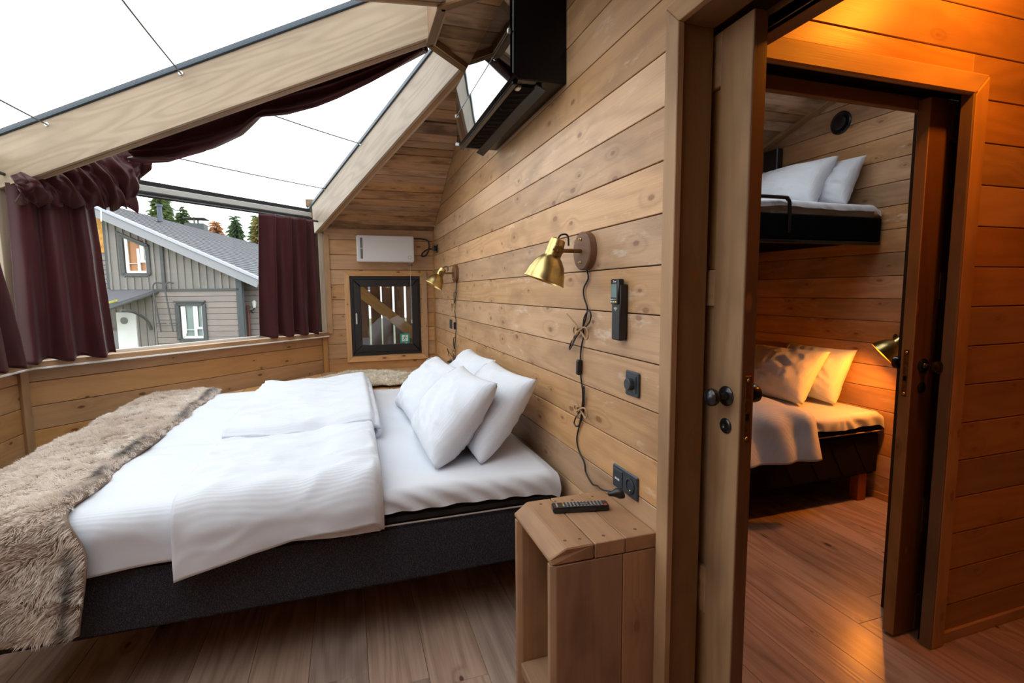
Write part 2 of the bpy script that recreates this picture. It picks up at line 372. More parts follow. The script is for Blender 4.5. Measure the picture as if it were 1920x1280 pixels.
# back wall with the small window
wb = struct('wall_back', MB().box((XB+.019, -.1, 0), (XB+.05, .15, 2.0)).box((XB+.019, .83, 0), (XB+.05, YB+.05, 2.0)).box((XB+.019, .15, 0), (XB+.05, .83, .745)).box((XB+.019, .15, 1.535), (XB+.05, .83, 2.0)), M_BACKING)
planks(wb, (XB, 0, 0), (0, -1, 0), Z3, (-1, 0, 0), [(-1.06, .0), (0, .0), (0, 1.985), (-1.06, 1.985)], V0, PT, M_BACK, holes=[(-.835, -.15, .742, 1.537)])
# diagonal window wall and left walls, below the sill
def low_wall(name, a, b, ztop, mat=M_LOW, extra=0):
    a3, b3 = Vector((*a, 0)), Vector((*b, 0)); u = (b3-a3).normalized(); L = (b3-a3).length; n = Vector((0, 0, 1)).cross(u)
    c = Vector((2.4, .8, 0))-(a3+b3)/2
    if n.dot(c) < 0: n = -n
    m = MB(); m.prism([(0, 0), (L, 0), (L, ztop), (0, ztop)], -.10, -.019, frame(a3, u, Z3, u.cross(Vector(Z3)) if u.cross(Vector(Z3)).dot(n) > 0 else -u.cross(Vector(Z3))))
    o = struct(name, m, M_BACKING)
    planks(o, a3, u, Z3, n, [(0, 0), (L, 0), (L, ztop), (0, ztop)], V0, PT, mat)
    return o, u, n, L
ZSIL = .955
walls = {}
low_wall('wall_diagonal_blocker', CC, CD, 2.05, M_BACK)  # out of view, closed to full height to block light from the near end
for nm, a, b in (('wall_diagonal', CB, CA), ('wall_left', CA, CC)):
    walls[nm] = (a, b)+low_wall(nm, a, b, ZSIL)
wn = struct('wall_near', MB().box((XN-.08, -1.2, 0), (XN-.019, 1.1, 2.05)), M_BACKING)
planks(wn, (XN, 0, 0), (0, 1, 0), Z3, (1, 0, 0), [(-.0, 0), (1.09, 0), (1.09, 2.0), (-.0, 2.0)], V0, PT, M_BACK)
# sills, white edge strips, eave rails, wall glass
k = 0
for nm, (a, b, o, u, n, L) in walls.items():
    k += 1
    a3, b3 = Vector((*a, 0)), Vector((*b, 0)); mid = (a3+b3)/2
    board('sill', a3+Vector(Z3)*(ZSIL+.038)-n*.015, b3+Vector(Z3)*(ZSIL+.038)-n*.015, .17, .038, Z3, M_TRIM, o)
    st = board('sill_edge_strip', a3+n*.075+Vector(Z3)*ZSIL, b3+n*.075+Vector(Z3)*ZSIL, .012, .006, n, plain('white_strip', (.8, .82, .82), .3), o); st['label'] = 'thin white strip under the sill edge'
    wg = root('window_%d' % k, mid+Vector((0, 0, 1)), kind='structure')
    MB().prism([(0.03, ZSIL+.04), (L-.03, ZSIL+.04), (L-.03, 2.10), (0.03, 2.10)], -.012, 0, frame(a3-n*.06, u, Z3, n)).build('pane', M_WGLASS, wg)
    q = a3+u*.04-n*.06; e = b3-u*.04-n*.06
    board('glazing_bead', q+Vector((0, 0, ZSIL+.045))+n*.02, e+Vector((0, 0, ZSIL+.045))+n*.02, .022, .02, n, plain('white_bead', (.8, .8, .78), .5), wg)
    for zz, ww, oo, mm, nn in ((2.147, .03, .0, M_DARKAL, 'top_rail'), (2.105, .04, .02, M_LIGHTAL, 'light_rail'), (2.068, .026, .03, M_DARKAL, 'lower_rail')):
        board(nn, q+n*oo+Vector((0, 0, zz)), e+n*oo+Vector((0, 0, zz)), ww, .04, n, mm, wg)
    t = MB().tube([q+n*.12+Vector((0, 0, 2.035)), e+n*.12+Vector((0, 0, 2.035))], .009, 8).build('curtain_rail', M_DARKAL, wg, smooth=True)
# low corner trims and the posts at the octagon corners
def vpost(name, xy, w_, d_, z0, z1, n, mat, off=0):
    n = Vector((*n, 0)).normalized(); p = Vector((*xy, 0))+n*off
    return board(name, p+Vector((0, 0, z0)), p+Vector((0, 0, z1)), w_, d_, n, mat)
tr = vpost('trim_1', CA, .045, .05, 0, ZSIL-.002, (-.38, -.92), M_TRIM, .03); tag(tr, kind='structure')
tr = vpost('trim_2', CB, .045, .05, 0, ZSIL-.002, (-.92, -.38), M_TRIM, .032); tag(tr, kind='structure')
tr = vpost('trim_3', CC, .045, .05, 0, ZSIL-.002, (.38, -.92), M_TRIM, .03); tag(tr, kind='structure')
for i, (c, nn) in enumerate(((CA, (-.38, -.92)), (CC, (.38, -.92)))):
    tr = vpost('trim_%d' % (4+i), c, .10, .10, ZSIL+.038, 2.08, nn, M_PLY, .035); tag(tr, kind='structure')
tr = board('trim_6', (XB-.012, 1.03, ZSIL+.02), (XB-.012, 1.03, 1.925), .05, .05, (-1, 0, 0), M_TRIM); tag(tr, kind='structure')
tr = board('trim_7', (XB+.0, 1.075, ZSIL+.03), (XB+.0, 1.075, 2.05), .055, .06, (-1, 0, 0), M_PLY); tag(tr, kind='structure')
tr = board('trim_8', (XB-.012, .008, .6), (XB-.012, .008, ZS), .016, .012, (-1, 0, 0), M_TRIM); tag(tr, kind='structure')
# rafters
def zb(r): return 1.95+(2.9-r)*.274
DEP = .265
rafters = []
RL = {'far': 'plywood rafter running down to the small-window wall corner', 'big': 'wide plywood rafter spanning the bed towards the left window wall', 'n1': 'plywood rafter above the near left window wall', 'n2': 'plywood rafter over the entrance side of the room'}
for key, K in (('big', CA), ('far', CB), ('n1', CC), ('n2', CD)):
    d = Vector((K.x-CX, K.y)).normalized(); RK = math.hypot(K.x-CX, K.y)
    ro = root('rafter', (K.x, K.y, zb(RK)), RL[key], 'rafter', None)
    r0, r1 = .43, RK+.05; s = math.atan(.274); xl = Vector((d.x*math.cos(s), d.y*math.cos(s), -math.sin(s))); side = Vector((-d.y, d.x, 0)); zl = xl.cross(side)
    if zl.z < 0: side = -side; zl = xl.cross(side)
    org = Vector((CX+d.x*r0, d.y*r0, zb(r0))); L = (r1-r0)/math.cos(s); hh = DEP*math.cos(s)
    off = DEP*math.sin(s)
    poly = [(0, 0), (L, 0), (L-off*.9, hh), (-off, hh)]
    Mx = frame(org, xl, zl, xl.cross(zl))
    for sg in (-1, 1):
        MB().prism([(x, y) for x, y in poly], sg*.024-.010, sg*.024+.010, Matrix()).build('plywood_face', M_PLY, ro, .001, M=Mx)
    MB().prism([(0, -.004), (L, -.004), (L-off*.9, hh), (-off, hh)], -.0135, .0135).build('timber_core', M_CORE, ro, .001, M=Mx)
    MB().box((-off, hh, -.045), (L+.06, hh+.030, .045)).build('glazing_gasket', M_GASKET, ro, .003, M=Mx)
    rafters.append((key, K, d, RK))
# roof glass between the rafters
for i, (P, Q) in enumerate(((CB, CA), (CA, CC), (CC, CD))):
    m = MB(); V = []
    for K in (P, Q):
        d = Vector((K.x-CX, K.y)); R_ = d.length; d.normalize()
        for r in (.46, R_+.07): V.append(Vector((CX+d.x*r, d.y*r, zb(r)+DEP+.012)))
    V = V+[v+Vector((0, 0, .012)) for v in V]
    m.add(V, [(0, 1, 3, 2), (4, 6, 7, 5), (0, 4, 5, 1), (2, 3, 7, 6), (0, 2, 6, 4), (1, 5, 7, 3)])
    struct('window_%d' % (4+i), m, M_GLASS)
# tie wires between rafters
def wire(K1, K2, r, z, lab):
    d1 = Vector((K1.x-CX, K1.y)).normalized(); d2 = Vector((K2.x-CX, K2.y)).normalized()
    a = Vector((CX+d1.x*r[0], d1.y*r[0], z)); b = Vector((CX+d2.x*r[1], d2.y*r[1], z)); t = (b-a).normalized()
    a += t*.036; b -= t*.036
    ro = root('tie_wire', a, lab, 'wire')
    P = [a+(b-a)*s-Vector((0, 0, .012*math.sin(math.pi*s))) for s in np.linspace(0, 1, 9)]
    MB().tube(P, .004, 6).build('cable', M_WIRE, ro, smooth=True)
    for p, s in ((a, 1), (b, -1)):
        MB().tube([p, p+t*s*.03], .005, 8).tube([p, p+t*s*.006], .012, 6).build('bolt', M_STEEL, ro, smooth=True)
wire(CB, CA, (1.837, 1.837), 2.508, 'steel wire under the roof glass, upper one reaching the far rafter')
wire(CB, CA, (2.64, 2.64), 2.297, 'steel wire under the roof glass, lower one near the window rail')
wire(CA, CC, (1.767, 1.767), 2.513, 'steel wire bolted higher up on the near face of the wide rafter')
wire(CA, CC, (2.55, 2.55), 2.287, 'steel wire bolted lower down on the near face of the wide rafter')
# hub: octagonal ring with a boarded ceiling panel
oct_ = lambda r, z: [Vector((CX+r/math.cos(math.pi/8)*math.cos(math.radians(22.5+45*i)), r/math.cos(math.pi/8)*math.sin(math.radians(22.5+45*i)), z)) for i in range(-1, 5)]
hub = root('hub', (CX, 0, 2.6), kind='structure'); hub.name = 'ceiling_hub'
po, pi_ = oct_(.425, 0), oct_(.385, 0)
pin = [(p.x, max(p.y, -.0)) for p in pi_]; pou = [(p.x, max(p.y, 0)) for p in po]
def clipy(pl): return clip([(p.x, p.y) for p in pl], 0, -1, -.005)
po2, pi2 = clipy(po), clipy(pi_)
for i in range(5):
    a, b = po[i], po[i+1]; u = (b-a).normalized(); n = Vector((u.y, -u.x, 0))
    a_, b_ = a.copy(), b.copy()
    if i == 0: a_ = Vector((a.x, .0, 0))
    if i == 4: b_ = Vector((b.x, .0, 0))
    MB().add([(*a_.xy, 2.60), (*b_.xy, 2.60), (*b_.xy, 2.96), (*a_.xy, 2.96)]+[(p.x, p.y, z) for p, z in ((pi_[i] if i else Vector((pi_[0].x, 0, 0)), 2.60), (pi_[i+1] if i < 4 else Vector((pi_[5].x, 0, 0)), 2.60), (pi_[i+1] if i < 4 else Vector((pi_[5].x, 0, 0)), 2.96), (pi_[i] if i else Vector((pi_[0].x, 0, 0)), 2.96))],
             [(0, 1, 2, 3), (7, 6, 5, 4), (0, 4, 5, 1), (3, 2, 6, 7), (0, 3, 7, 4), (1, 5, 6, 2)]).build('ring_segment', M_CORE, hub)
    cc = (a_+b_)/2; nn = Vector((cc.x-CX, cc.y, 0)).normalized()
    board('ring_edge', Vector((*a_.xy, 2.598))-nn*.012, Vector((*b_.xy, 2.598))-nn*.012, .038, .012, (0, 0, -1), M_JAMB, hub)
planks(hub, (CX, 0, 2.632), (0, 1, 0), (1, 0, 0), (0, 0, -1), clip([(p.y, p.x-CX) for p in pi_], -1, 0, -.01), .02, .118, M_RUST, jit=.008, name='board', gap=.004)
# soffits between wall_right and the outer rafters
def soffit(name, xb, sx, K):
    n1 = Vector((-SL*sx, 0, -1)).normalized(); o = None; rr = random.Random(4)
    k = K.y/abs(K.x-CX); x_, z_ = xb, ZS
    for sl, run in ((SL, 1.42), (.24, .86)):
        L = run*math.hypot(1, sl); vdir = Vector((-sx, 0, sl)).normalized(); n = Vector((-sl*sx, 0, -1)).normalized(); cs = abs(vdir.x)
        y0 = (abs(x_-CX))*k-.012; y1 = y0-k*run
        Fm = frame((x_, 0, z_), (0, 1, 0), vdir, n)
        bk = MB().prism([(0, 0), (y0, 0), (y1, L), (0, L)], -.035, -.022, Fm)
        if o is None: o = struct(name, bk, M_BACKING)
        else: bk.build('upper_backing', M_BACKING, o)
        rows = []; v = 0
        while v < L: h = rr.uniform(.075, .125); rows.append((v, min(v+h, L))); v += h
        planks(o, (x_, 0, z_), (0, 1, 0), vdir, n, [(0, 0), (y0, 0), (y1, L), (0, L)], 0, .1, M_RUST, jit=.009, name='board', rows=rows, ch=.003)
        x_ -= sx*run; z_ += run*sl
    return o
soffit('ceiling', XB, 1, CB)
soffit('ceiling_near', XN, -1, CD)
# floor ------------------------------------------------------------
fl = struct('floor', MB().box((-.4, -2.7, -.05), (5.3, 2.8, -.0105)), M_BACKING)
FP = .2058
def fj(x0, x1, seed):
    rr = random.Random(seed)
    def f():
        x = x0+rr.uniform(.1, 1.28); r = []
        while x < x1: r.append(x); x += 1.285
        return r
    return f
planks(fl, (0, 0, 0), (1, 0, 0), (0, 1, 0), Z3, [(-.24, 0), (5.19, 0), (5.19, 1.09), (3.6, 2.67), (1.36, 2.67), (-.24, 1.09)], .424, FP, M_FLOOR, th=.01, gap=.0012, ch=.0008, joints=fj(-.3, 5.3, 11))
planks(fl, (0, 0, 0), (1, 0, 0), (0, 1, 0), Z3, [(-.24, -2.5), (3.5, -2.5), (3.5, 0), (-.24, 0)], -.0655, FP, M_FLOOR, th=.01, gap=.0012, ch=.0008, joints=fj(-.3, 5.3, 12))
# doorway between the rooms -----------------------------------------
def S(o): return tag(o, kind='structure')
S(board('trim_9', (1.1875, .02, 0), (1.1875, .02, 2.088), .055, .02, (0, 1, 0), M_TRIM, cut=(0, -1)))
S(board('trim_10', (-.24, .02, 2.088), (1.1875, .02, 2.088), .055, .02, (0, 1, 0), M_TRIM, cut=(0, 1)))
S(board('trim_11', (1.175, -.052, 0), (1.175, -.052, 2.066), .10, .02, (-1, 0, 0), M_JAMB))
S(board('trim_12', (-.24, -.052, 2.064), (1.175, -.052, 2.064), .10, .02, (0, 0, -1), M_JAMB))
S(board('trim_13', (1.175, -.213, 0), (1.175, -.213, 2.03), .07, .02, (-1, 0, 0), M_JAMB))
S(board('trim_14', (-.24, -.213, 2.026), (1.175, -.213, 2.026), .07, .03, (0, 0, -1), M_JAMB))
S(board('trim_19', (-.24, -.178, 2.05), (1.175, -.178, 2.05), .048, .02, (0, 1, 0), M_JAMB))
struct('wall_pocket', MB().box((1.20, -.108, 0), (2.0, -.10, 2.2)).box((1.20, -.19, 0), (2.0, -.18, 2.2)).box((1.93, -.2, 0), (2.0, -.06, 2.2)), M_HOLE)
struct('wall_header', MB().box((-.3, -.24, 2.08), (1.23, -.06, 2.9)), M_BACKING)
def door(name, lab, M):
    """sliding leaf in local frame: x along leaf (0 = visible end, + into the pocket), y = thickness centre, z up; M places it"""
    d = root(name, M.translation); d.name = name; tag(d, kind='structure')
    return d
def leaf(name, org, xdir, ydir, matf, mate, zt):
    d = root(name, org, kind='structure'); x, y = Vector(xdir), Vector(ydir); o = Vector(org)
    def B(nm, p0, p1, w_, t_, n, mat, bev=.002): return board(nm, p0, p1, w_, t_, n, mat, d, bev)
    T = .044
    z = lambda v: Vector((0, 0, v))
    # stile, second stile, rails, recessed panels
    B('stile', o+x*.0575+y*T/2+z(.012), o+x*.0575+y*T/2+z(zt), .111, T, y, matf)
    B('end_edge', o+z(.012)-x*.001, o+z(zt)-x*.001, T-.002, .004, -x, mate)
    B('stile', o+x*.66+y*T/2+z(.012), o+x*.66+y*T/2+z(zt), .11, T, y, matf)
    for a, b in ((.012, .16), (.42, .56), (1.33, 1.43), (zt-.14, zt)):
        B('rail', o+x*.113+y*T/2+z((a+b)/2), o+x*.605+y*T/2+z((a+b)/2), b-a, T, y, matf)
    for a, b in ((.16, .42), (.56, 1.33), (1.43, zt-.14)):
        B('panel', o+x*.36+y*.008+z(a), o+x*.36+y*.008+z(b), .495, .016, y, matf)
    return d
def knob(parent, p, n, mat=None):
    n = Vector(n); M = frame(p, n.orthogonal(), n.cross(n.orthogonal()), n)
    k = MB().lathe([(0, 0), (.0275, 0), (.0275, .003), (.024, .007), (.012, .009), (.0095, .013), (.009, .03), (.012, .034), (.021, .038), (.0245, .046), (.0235, .055), (.016, .061), (0, .063)], 28, M).build('door_knob', M_BLKM, parent, smooth=True); return k
d1 = leaf('door_1', (1.047, -.137, 0), (1, 0, 0), (0, 1, 0), M_DOOR, M_DOOR_SHADED, 2.055)
knob(d1, (1.098, -.115, 1.088), (0, 1, 0)); knob(d1, (1.098, -.159, 1.088), (0, -1, 0))
for yy, n in ((-.115, (0, 1, 0)), (-.159, (0, -1, 0))):
    M = frame((1.096, yy, 1.006), (1, 0, 0), Vector(n).cross((1, 0, 0)), n)
    MB().lathe([(0, 0), (.021, 0), (.021, .003), (.018, .005), (.008, .005), (.006, .0035), (0, .0035)], 24, M).build('key_rosette', M_BLKM, d1, smooth=True)
def lockplate(par, org, x, y):
    lp = board('lock_plate', Vector(org)-Vector((0, 0, .09)), Vector(org)+Vector((0, 0, .09)), .018, .002, x, M_DBRASS, par, .0005)
    x, y = Vector(x), Vector(y)
    for dz in (-.078, .078):
        MB().lathe([(0, 0), (.005, 0), (.004, .0015), (0, .0015)], 12, frame(Vector(org)+Vector((0, 0, dz))+x*.0002, y, x.cross(y), x)).build('screw', M_BRASS, lp, smooth=True)
    c = Vector(org)+x*.0006
    MB().prism([(-.005, -.009), (.005, -.009), (.005, .009), (-.005, .009)], 0, .0005, frame(c+Vector((0, 0, -.02)), y, Z3, x)).build('latch_slot', M_HOLE, lp)
lockplate(d1, (1.044, -.137, 1.06), (-1, 0, 0), (0, 1, 0))
# wall_hall (plane X = 1.227) with doorway to the bunk room
WX = 1.227
wh = struct('wall_hall', MB().box((WX+.019, -2.5, 0), (WX+.045, -1.9, 2.9)).box((WX+.019, -.3, 0), (WX+.045, -.19, 2.9)).box((WX+.019, -2.5, 2.08), (WX+.045, -.19, 2.9)).box((WX+.019, -1.9, 0), (WX+.026, -1.24, 2.9)), M_BACKING)
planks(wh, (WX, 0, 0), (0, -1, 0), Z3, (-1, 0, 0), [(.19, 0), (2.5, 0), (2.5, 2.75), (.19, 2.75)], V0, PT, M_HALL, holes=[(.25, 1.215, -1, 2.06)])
S(board('trim_15', (1.207, -1.241, 0), (1.207, -1.241, 2.063), .07, .02, (-1, 0, 0), M_TRIM, bev=.005, cut=(0, 1)))
S(board('trim_16', (1.207, -.2, 2.063), (1.207, -1.241, 2.063), .07, .02, (-1, 0, 0), M_TRIM, bev=.005, cut=(0, -1)))
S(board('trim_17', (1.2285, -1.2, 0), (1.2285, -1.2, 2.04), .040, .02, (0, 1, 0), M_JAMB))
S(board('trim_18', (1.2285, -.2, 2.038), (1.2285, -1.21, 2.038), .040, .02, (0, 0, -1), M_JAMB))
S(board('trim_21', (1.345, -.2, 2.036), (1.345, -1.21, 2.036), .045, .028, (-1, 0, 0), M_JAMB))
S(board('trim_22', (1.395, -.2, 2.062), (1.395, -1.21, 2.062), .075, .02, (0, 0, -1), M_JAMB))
struct('wall_pocket_hall', MB().box((1.262, -2.1, 0), (1.268, -1.225, 2.2)).box((1.372, -2.1, 0), (1.378, -1.225, 2.2)).box((1.262, -2.1, 0), (1.38, -2.04, 2.2)).box((1.26, -1.25, 2.06), (1.38, -.2, 2.2)), M_HOLE)
struct('wall_bunkroom_near', MB().box((1.43, -2.5, 0), (1.46, -1.29, 2.9)).box((1.43, -1.3, 2.065), (1.46, -.1, 2.9)), M_BACKING)
d2 = leaf('door_2', (1.322, -1.135, 0), (0, -1, 0), (-1, 0, 0), M_DOOR_SHADED, M_DOOR, 2.045)
knob(d2, (1.300, -1.19, 1.083), (-1, 0, 0)); knob(d2, (1.344, -1.19, 1.083), (1, 0, 0))
MB().lathe([(0, 0), (.021, 0), (.021, .003), (.018, .005), (0, .004)], 24, frame((1.300, -1.19, 1.0), (0, 1, 0), (0, 0, 1), (-1, 0, 0))).build('key_rosette', M_BLKM, d2, smooth=True)
lockplate(d2, (1.322, -1.131, 1.055), (0, 1, 0), (1, 0, 0))
# skirting in the hall
for i, (a, b, n) in enumerate((((1.217, -1.28), (1.217, -2.5), (-1, 0, 0)), ((1.46, -2.388), (3.4, -2.388), (0, 1, 0)))):
    S(board('baseboard_%s' % ('hall' if i == 0 else 'bunkroom'), (*a, .022), (*b, .022), .044, .012, n, M_TRIM))
# hall shell
struct('ceiling_hall', MB().box((-.4, -2.6, 2.68), (1.3, -.2, 2.72)), M_RUST)
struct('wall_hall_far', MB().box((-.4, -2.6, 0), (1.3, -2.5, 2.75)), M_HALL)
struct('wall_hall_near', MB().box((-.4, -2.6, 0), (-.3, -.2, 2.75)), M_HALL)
# bunk room shell ----------------------------------------------------
YK, XK = -2.40, 3.39
wk = struct('wall_bunkroom', MB().box((1.40, YK-.05, 0), (XK+.1, YK-.019, 3.3)), M_BACKING)
def sk(x): return 2.47+(XK-x)*.295
planks(wk, (0, YK, 0), (1, 0, 0), Z3, (0, 1, 0), [(1.40, 0), (XK, 0), (XK, sk(XK)+.05), (1.40, sk(1.40)+.05)], V0, PT, M_WALL)
wf = struct('wall_bunkroom_far', MB().box((XK+.019, -2.5, 0), (XK+.06, -.06, 2.6)), M_BACKING)
planks(wf, (XK, 0, 0), (0, -1, 0), Z3, (-1, 0, 0), [(.24, 0), (2.4, 0), (2.4, 2.5), (.24, 2.5)], V0, PT, M_WALL)
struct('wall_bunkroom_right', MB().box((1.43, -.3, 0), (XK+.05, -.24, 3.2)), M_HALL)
vd = Vector((-1, 0, .295)).normalized(); nn = Vector((-.295, 0, -1)).normalized()
sb = struct('ceiling_bunkroom', MB().prism([(0, 0), (.60, 0), (.60, 2.1), (0, 2.1)], -.05, -.022, frame((XK, YK, 2.47), (0, 1, 0), vd, nn)), M_BACKING)
rows = []; v = 0
while v < 2.05: h = random.uniform(.08, .12); rows.append((v, v+h)); v += h
planks(sb, (XK, YK, 2.47), (0, 1, 0), vd, nn, [(0, 0), (.60, 0), (.60, 2.05), (0, 2.05)], 0, .1, M_RUST, jit=.014, name='board', rows=rows, ch=.003)
S(board('trim_23', (XK, YK+.035, 2.455), (1.45, YK+.035, 2.455+(XK-1.45)*.295), .055, .05, nn, M_TRIM))
gl = MB(); gl.prism([(.60, .45), (1.5, .45), (1.5, 2.05), (.60, 2.05)], -.012, 0, frame((XK, YK, 2.5), (0, 1, 0), vd, nn)); struct('window_7', gl, M_GLASS)
struct('ceiling_bunkroom_inner', MB().prism([(.60, 0), (2.2, 0), (2.2, .45), (.60, .45)], -.05, -.01, frame((XK, YK, 2.5), (0, 1, 0), vd, nn)).prism([(1.5, .45), (2.2, .45), (2.2, 2.1), (1.5, 2.1)], -.05, -.01, frame((XK, YK, 2.5), (0, 1, 0), vd, nn)), M_RUST)
# small window in the back wall (window_8)
w8 = root('window_8', (XB, .49, .74), kind='structure')
X0 = XB-.014; cy, cz = .49, 1.14
def rframe(par, x, y0, y1, z0, z1, wd, th, mat, nm, bev=.003, X=1):
    h = wd/2; a0, a1, c0, c1 = y0+h, y1-h, z0+h, z1-h
    for a, b in (((a0, c0), (a1, c0)), ((a1, c0), (a1, c1)), ((a1, c1), (a0, c1)), ((a0, c1), (a0, c0))): board(nm, (x, *a), (x, *b), wd, th, (-1, 0, 0), mat, par, bev, cut=(-1, -1))
rframe(w8, XB-.02, .083, .882, .684, 1.581, .05, .02, M_LOW, 'casing')
rframe(w8, XB+.005, .135, .838, .741, 1.535, .045, .05, M_ANTH, 'window_frame')
rframe(w8, XB-.008, .168, .805, .775, 1.50, .072, .06, M_ANTH, 'sash', .006)
MB().box((XB+.02, .24, .845), (XB+.03, .74, 1.432)).build('pane', glassmat('dark_window_glass', (.75, .77, .77), refl=2.2), w8)
MB().box((XB-.022, .772, 1.06), (XB-.008, .787, 1.17)).build('window_handle', M_STEEL, w8, .004)
MB().box((XB-.02, .175, .80), (XB-.005, .187, .86)).box((XB-.02, .175, 1.36), (XB-.005, .187, 1.42)).build('hinge', M_BLACK, w8, .002)
# exit sign sticker on the pane
sg = root('exit_sign', (XB+.018, .315, .902), 'small green emergency exit sticker on the dark window pane', 'sign')
GRN = plain('sign_green', (.0, .33, .24), .5); SW = plain('sign_white', (.75, .82, .80), .5)
def rect(y0, y1, z0, z1, x, mat, nm, par): return MB().box((x-.0006, y0, z0), (x, y1, z1)).build(nm, mat, par)
rect(.268, .362, .855, .95, XB+.0196, GRN, 'sign_plate', sg); rect(.284, .346, .871, .934, XB+.0188, SW, 'white_field', sg)
g = MB(); Mx = frame((XB+.018, .315, .902), (0, -1, 0), Z3, (-1, 0, 0))
def stroke(p, q, w_):
    p, q = Vector(p), Vector(q); d = (q-p).normalized(); n = Vector((-d.y, d.x))*w_/2
    g.prism([tuple(p-n), tuple(q-n), tuple(q+n), tuple(p+n)], 0, .0005, Mx)
g.prism([(.004+.006*math.cos(a), .021+.006*math.sin(a)) for a in np.linspace(0, 5.5, 8)], 0, .0005, Mx)
for s in (((.002, .013), (-.005, -.002), .009), ((-.005, -.002), (.004, -.012), .006), ((.004, -.012), (-.002, -.027), .005), ((-.005, -.002), (-.013, -.013), .006), ((-.013, -.013), (-.024, -.012), .005), ((.002, .011), (-.012, .013), .004), ((-.012, .013), (-.018, .004), .004), ((.002, .011), (.012, .002), .004), ((.012, .002), (.02, .007), .004)): stroke(*s)
g.build('running_figure', GRN, sg)
# ------------------------------------------------------------------ main bed
BX0, BX1, BY0, BY1 = 1.885, 3.93, .035, 2.10
bed = root('double_bed', (2.9, 1.05, 0), 'large double bed with a charcoal upholstered base along the plank wall', 'bed')
def rbox(a, b, bev, name, mat, par, seg=3, nx=1):
    m = MB().box(a, b); return m.build(name, mat, par, bev, True, seg=seg)
rbox((BX0, BY0, .255), (BX1, BY1, .49), .015, 'bed_base', M_BED, bed)
rbox((BX0+.004, BY0, .493), (BX1-.004, BY1, .535), .012, 'gap_layer', plain('gap_black', (.012, .012, .014), .9), bed)  # black block stands in for the shaded gap under the mattress
MB().tube([(BX0-.002, BY1, .495), (BX0-.002, BY0, .495)], .0035, 6).build('piping', plain('grey_piping', (.45, .4, .38), .7), bed)
for x in (BX0+.75, BX1-.45):
    for y in (BY0+.28, BY1-.25): MB().lathe([(0, 0), (.028, 0), (.03, .26), (0, .26)], 16, Matrix.Translation((x, y, 0))).build('leg', M_BLACK, bed, smooth=True)
def drape(t, xe, zt, r):
    """t along the cloth across the near edge: t<0 on top, t>0 over the side. returns x, z"""
    a = np.clip(t/r, 0, math.pi/2); d = np.maximum(t-r*math.pi/2, 0)
    return np.where(t < 0, xe+r-t, xe+r-r*np.sin(a)), zt-r*(1-np.cos(a))-d
# fitted sheet
ny, nx = 150, 150
t = np.linspace(.105, -(BX1-BX0-.03), nx)[None, :].repeat(ny, 0); y = np.linspace(BY0-.0, BY1, ny)[:, None].repeat(nx, 1)
def wr_(y, t, f, a, seed): return vnoise(np.stack([y*f, t*f*.4, y*0], -1), 1, 3, seed)*a
side = smoothstep((t+.02)/.1)
hem = .02*np.sin(y*2.2+1.)+.035*smoothstep((.25-y)/.25)
x, z = drape(t*(1-.0*side)+np.maximum(t, 0)*hem*3, BX0-.012, .625, .045)
fold = np.sin((y*1.0+t*1.6)*55+3*vnoise(np.stack([y*5, t*4, y*0], -1)))*.006*smoothstep((t+.03)/.1)*smoothstep((1.05-y)/.3)
x = x-fold*side*1.2-.008*vnoise(np.stack([y*7, t*9, y], -1))*side
z = z+vnoise(np.stack([y*4, t*4, y*0], -1))*.006+.004*np.sin(y*3)
ye = BY0+(y-BY0)
edge = smoothstep((.05-(y-BY0))/.05); z = z-edge*.02
P = np.stack([x, ye, z], -1); gridmesh('fitted_sheet', P, M_WHITE, bed)
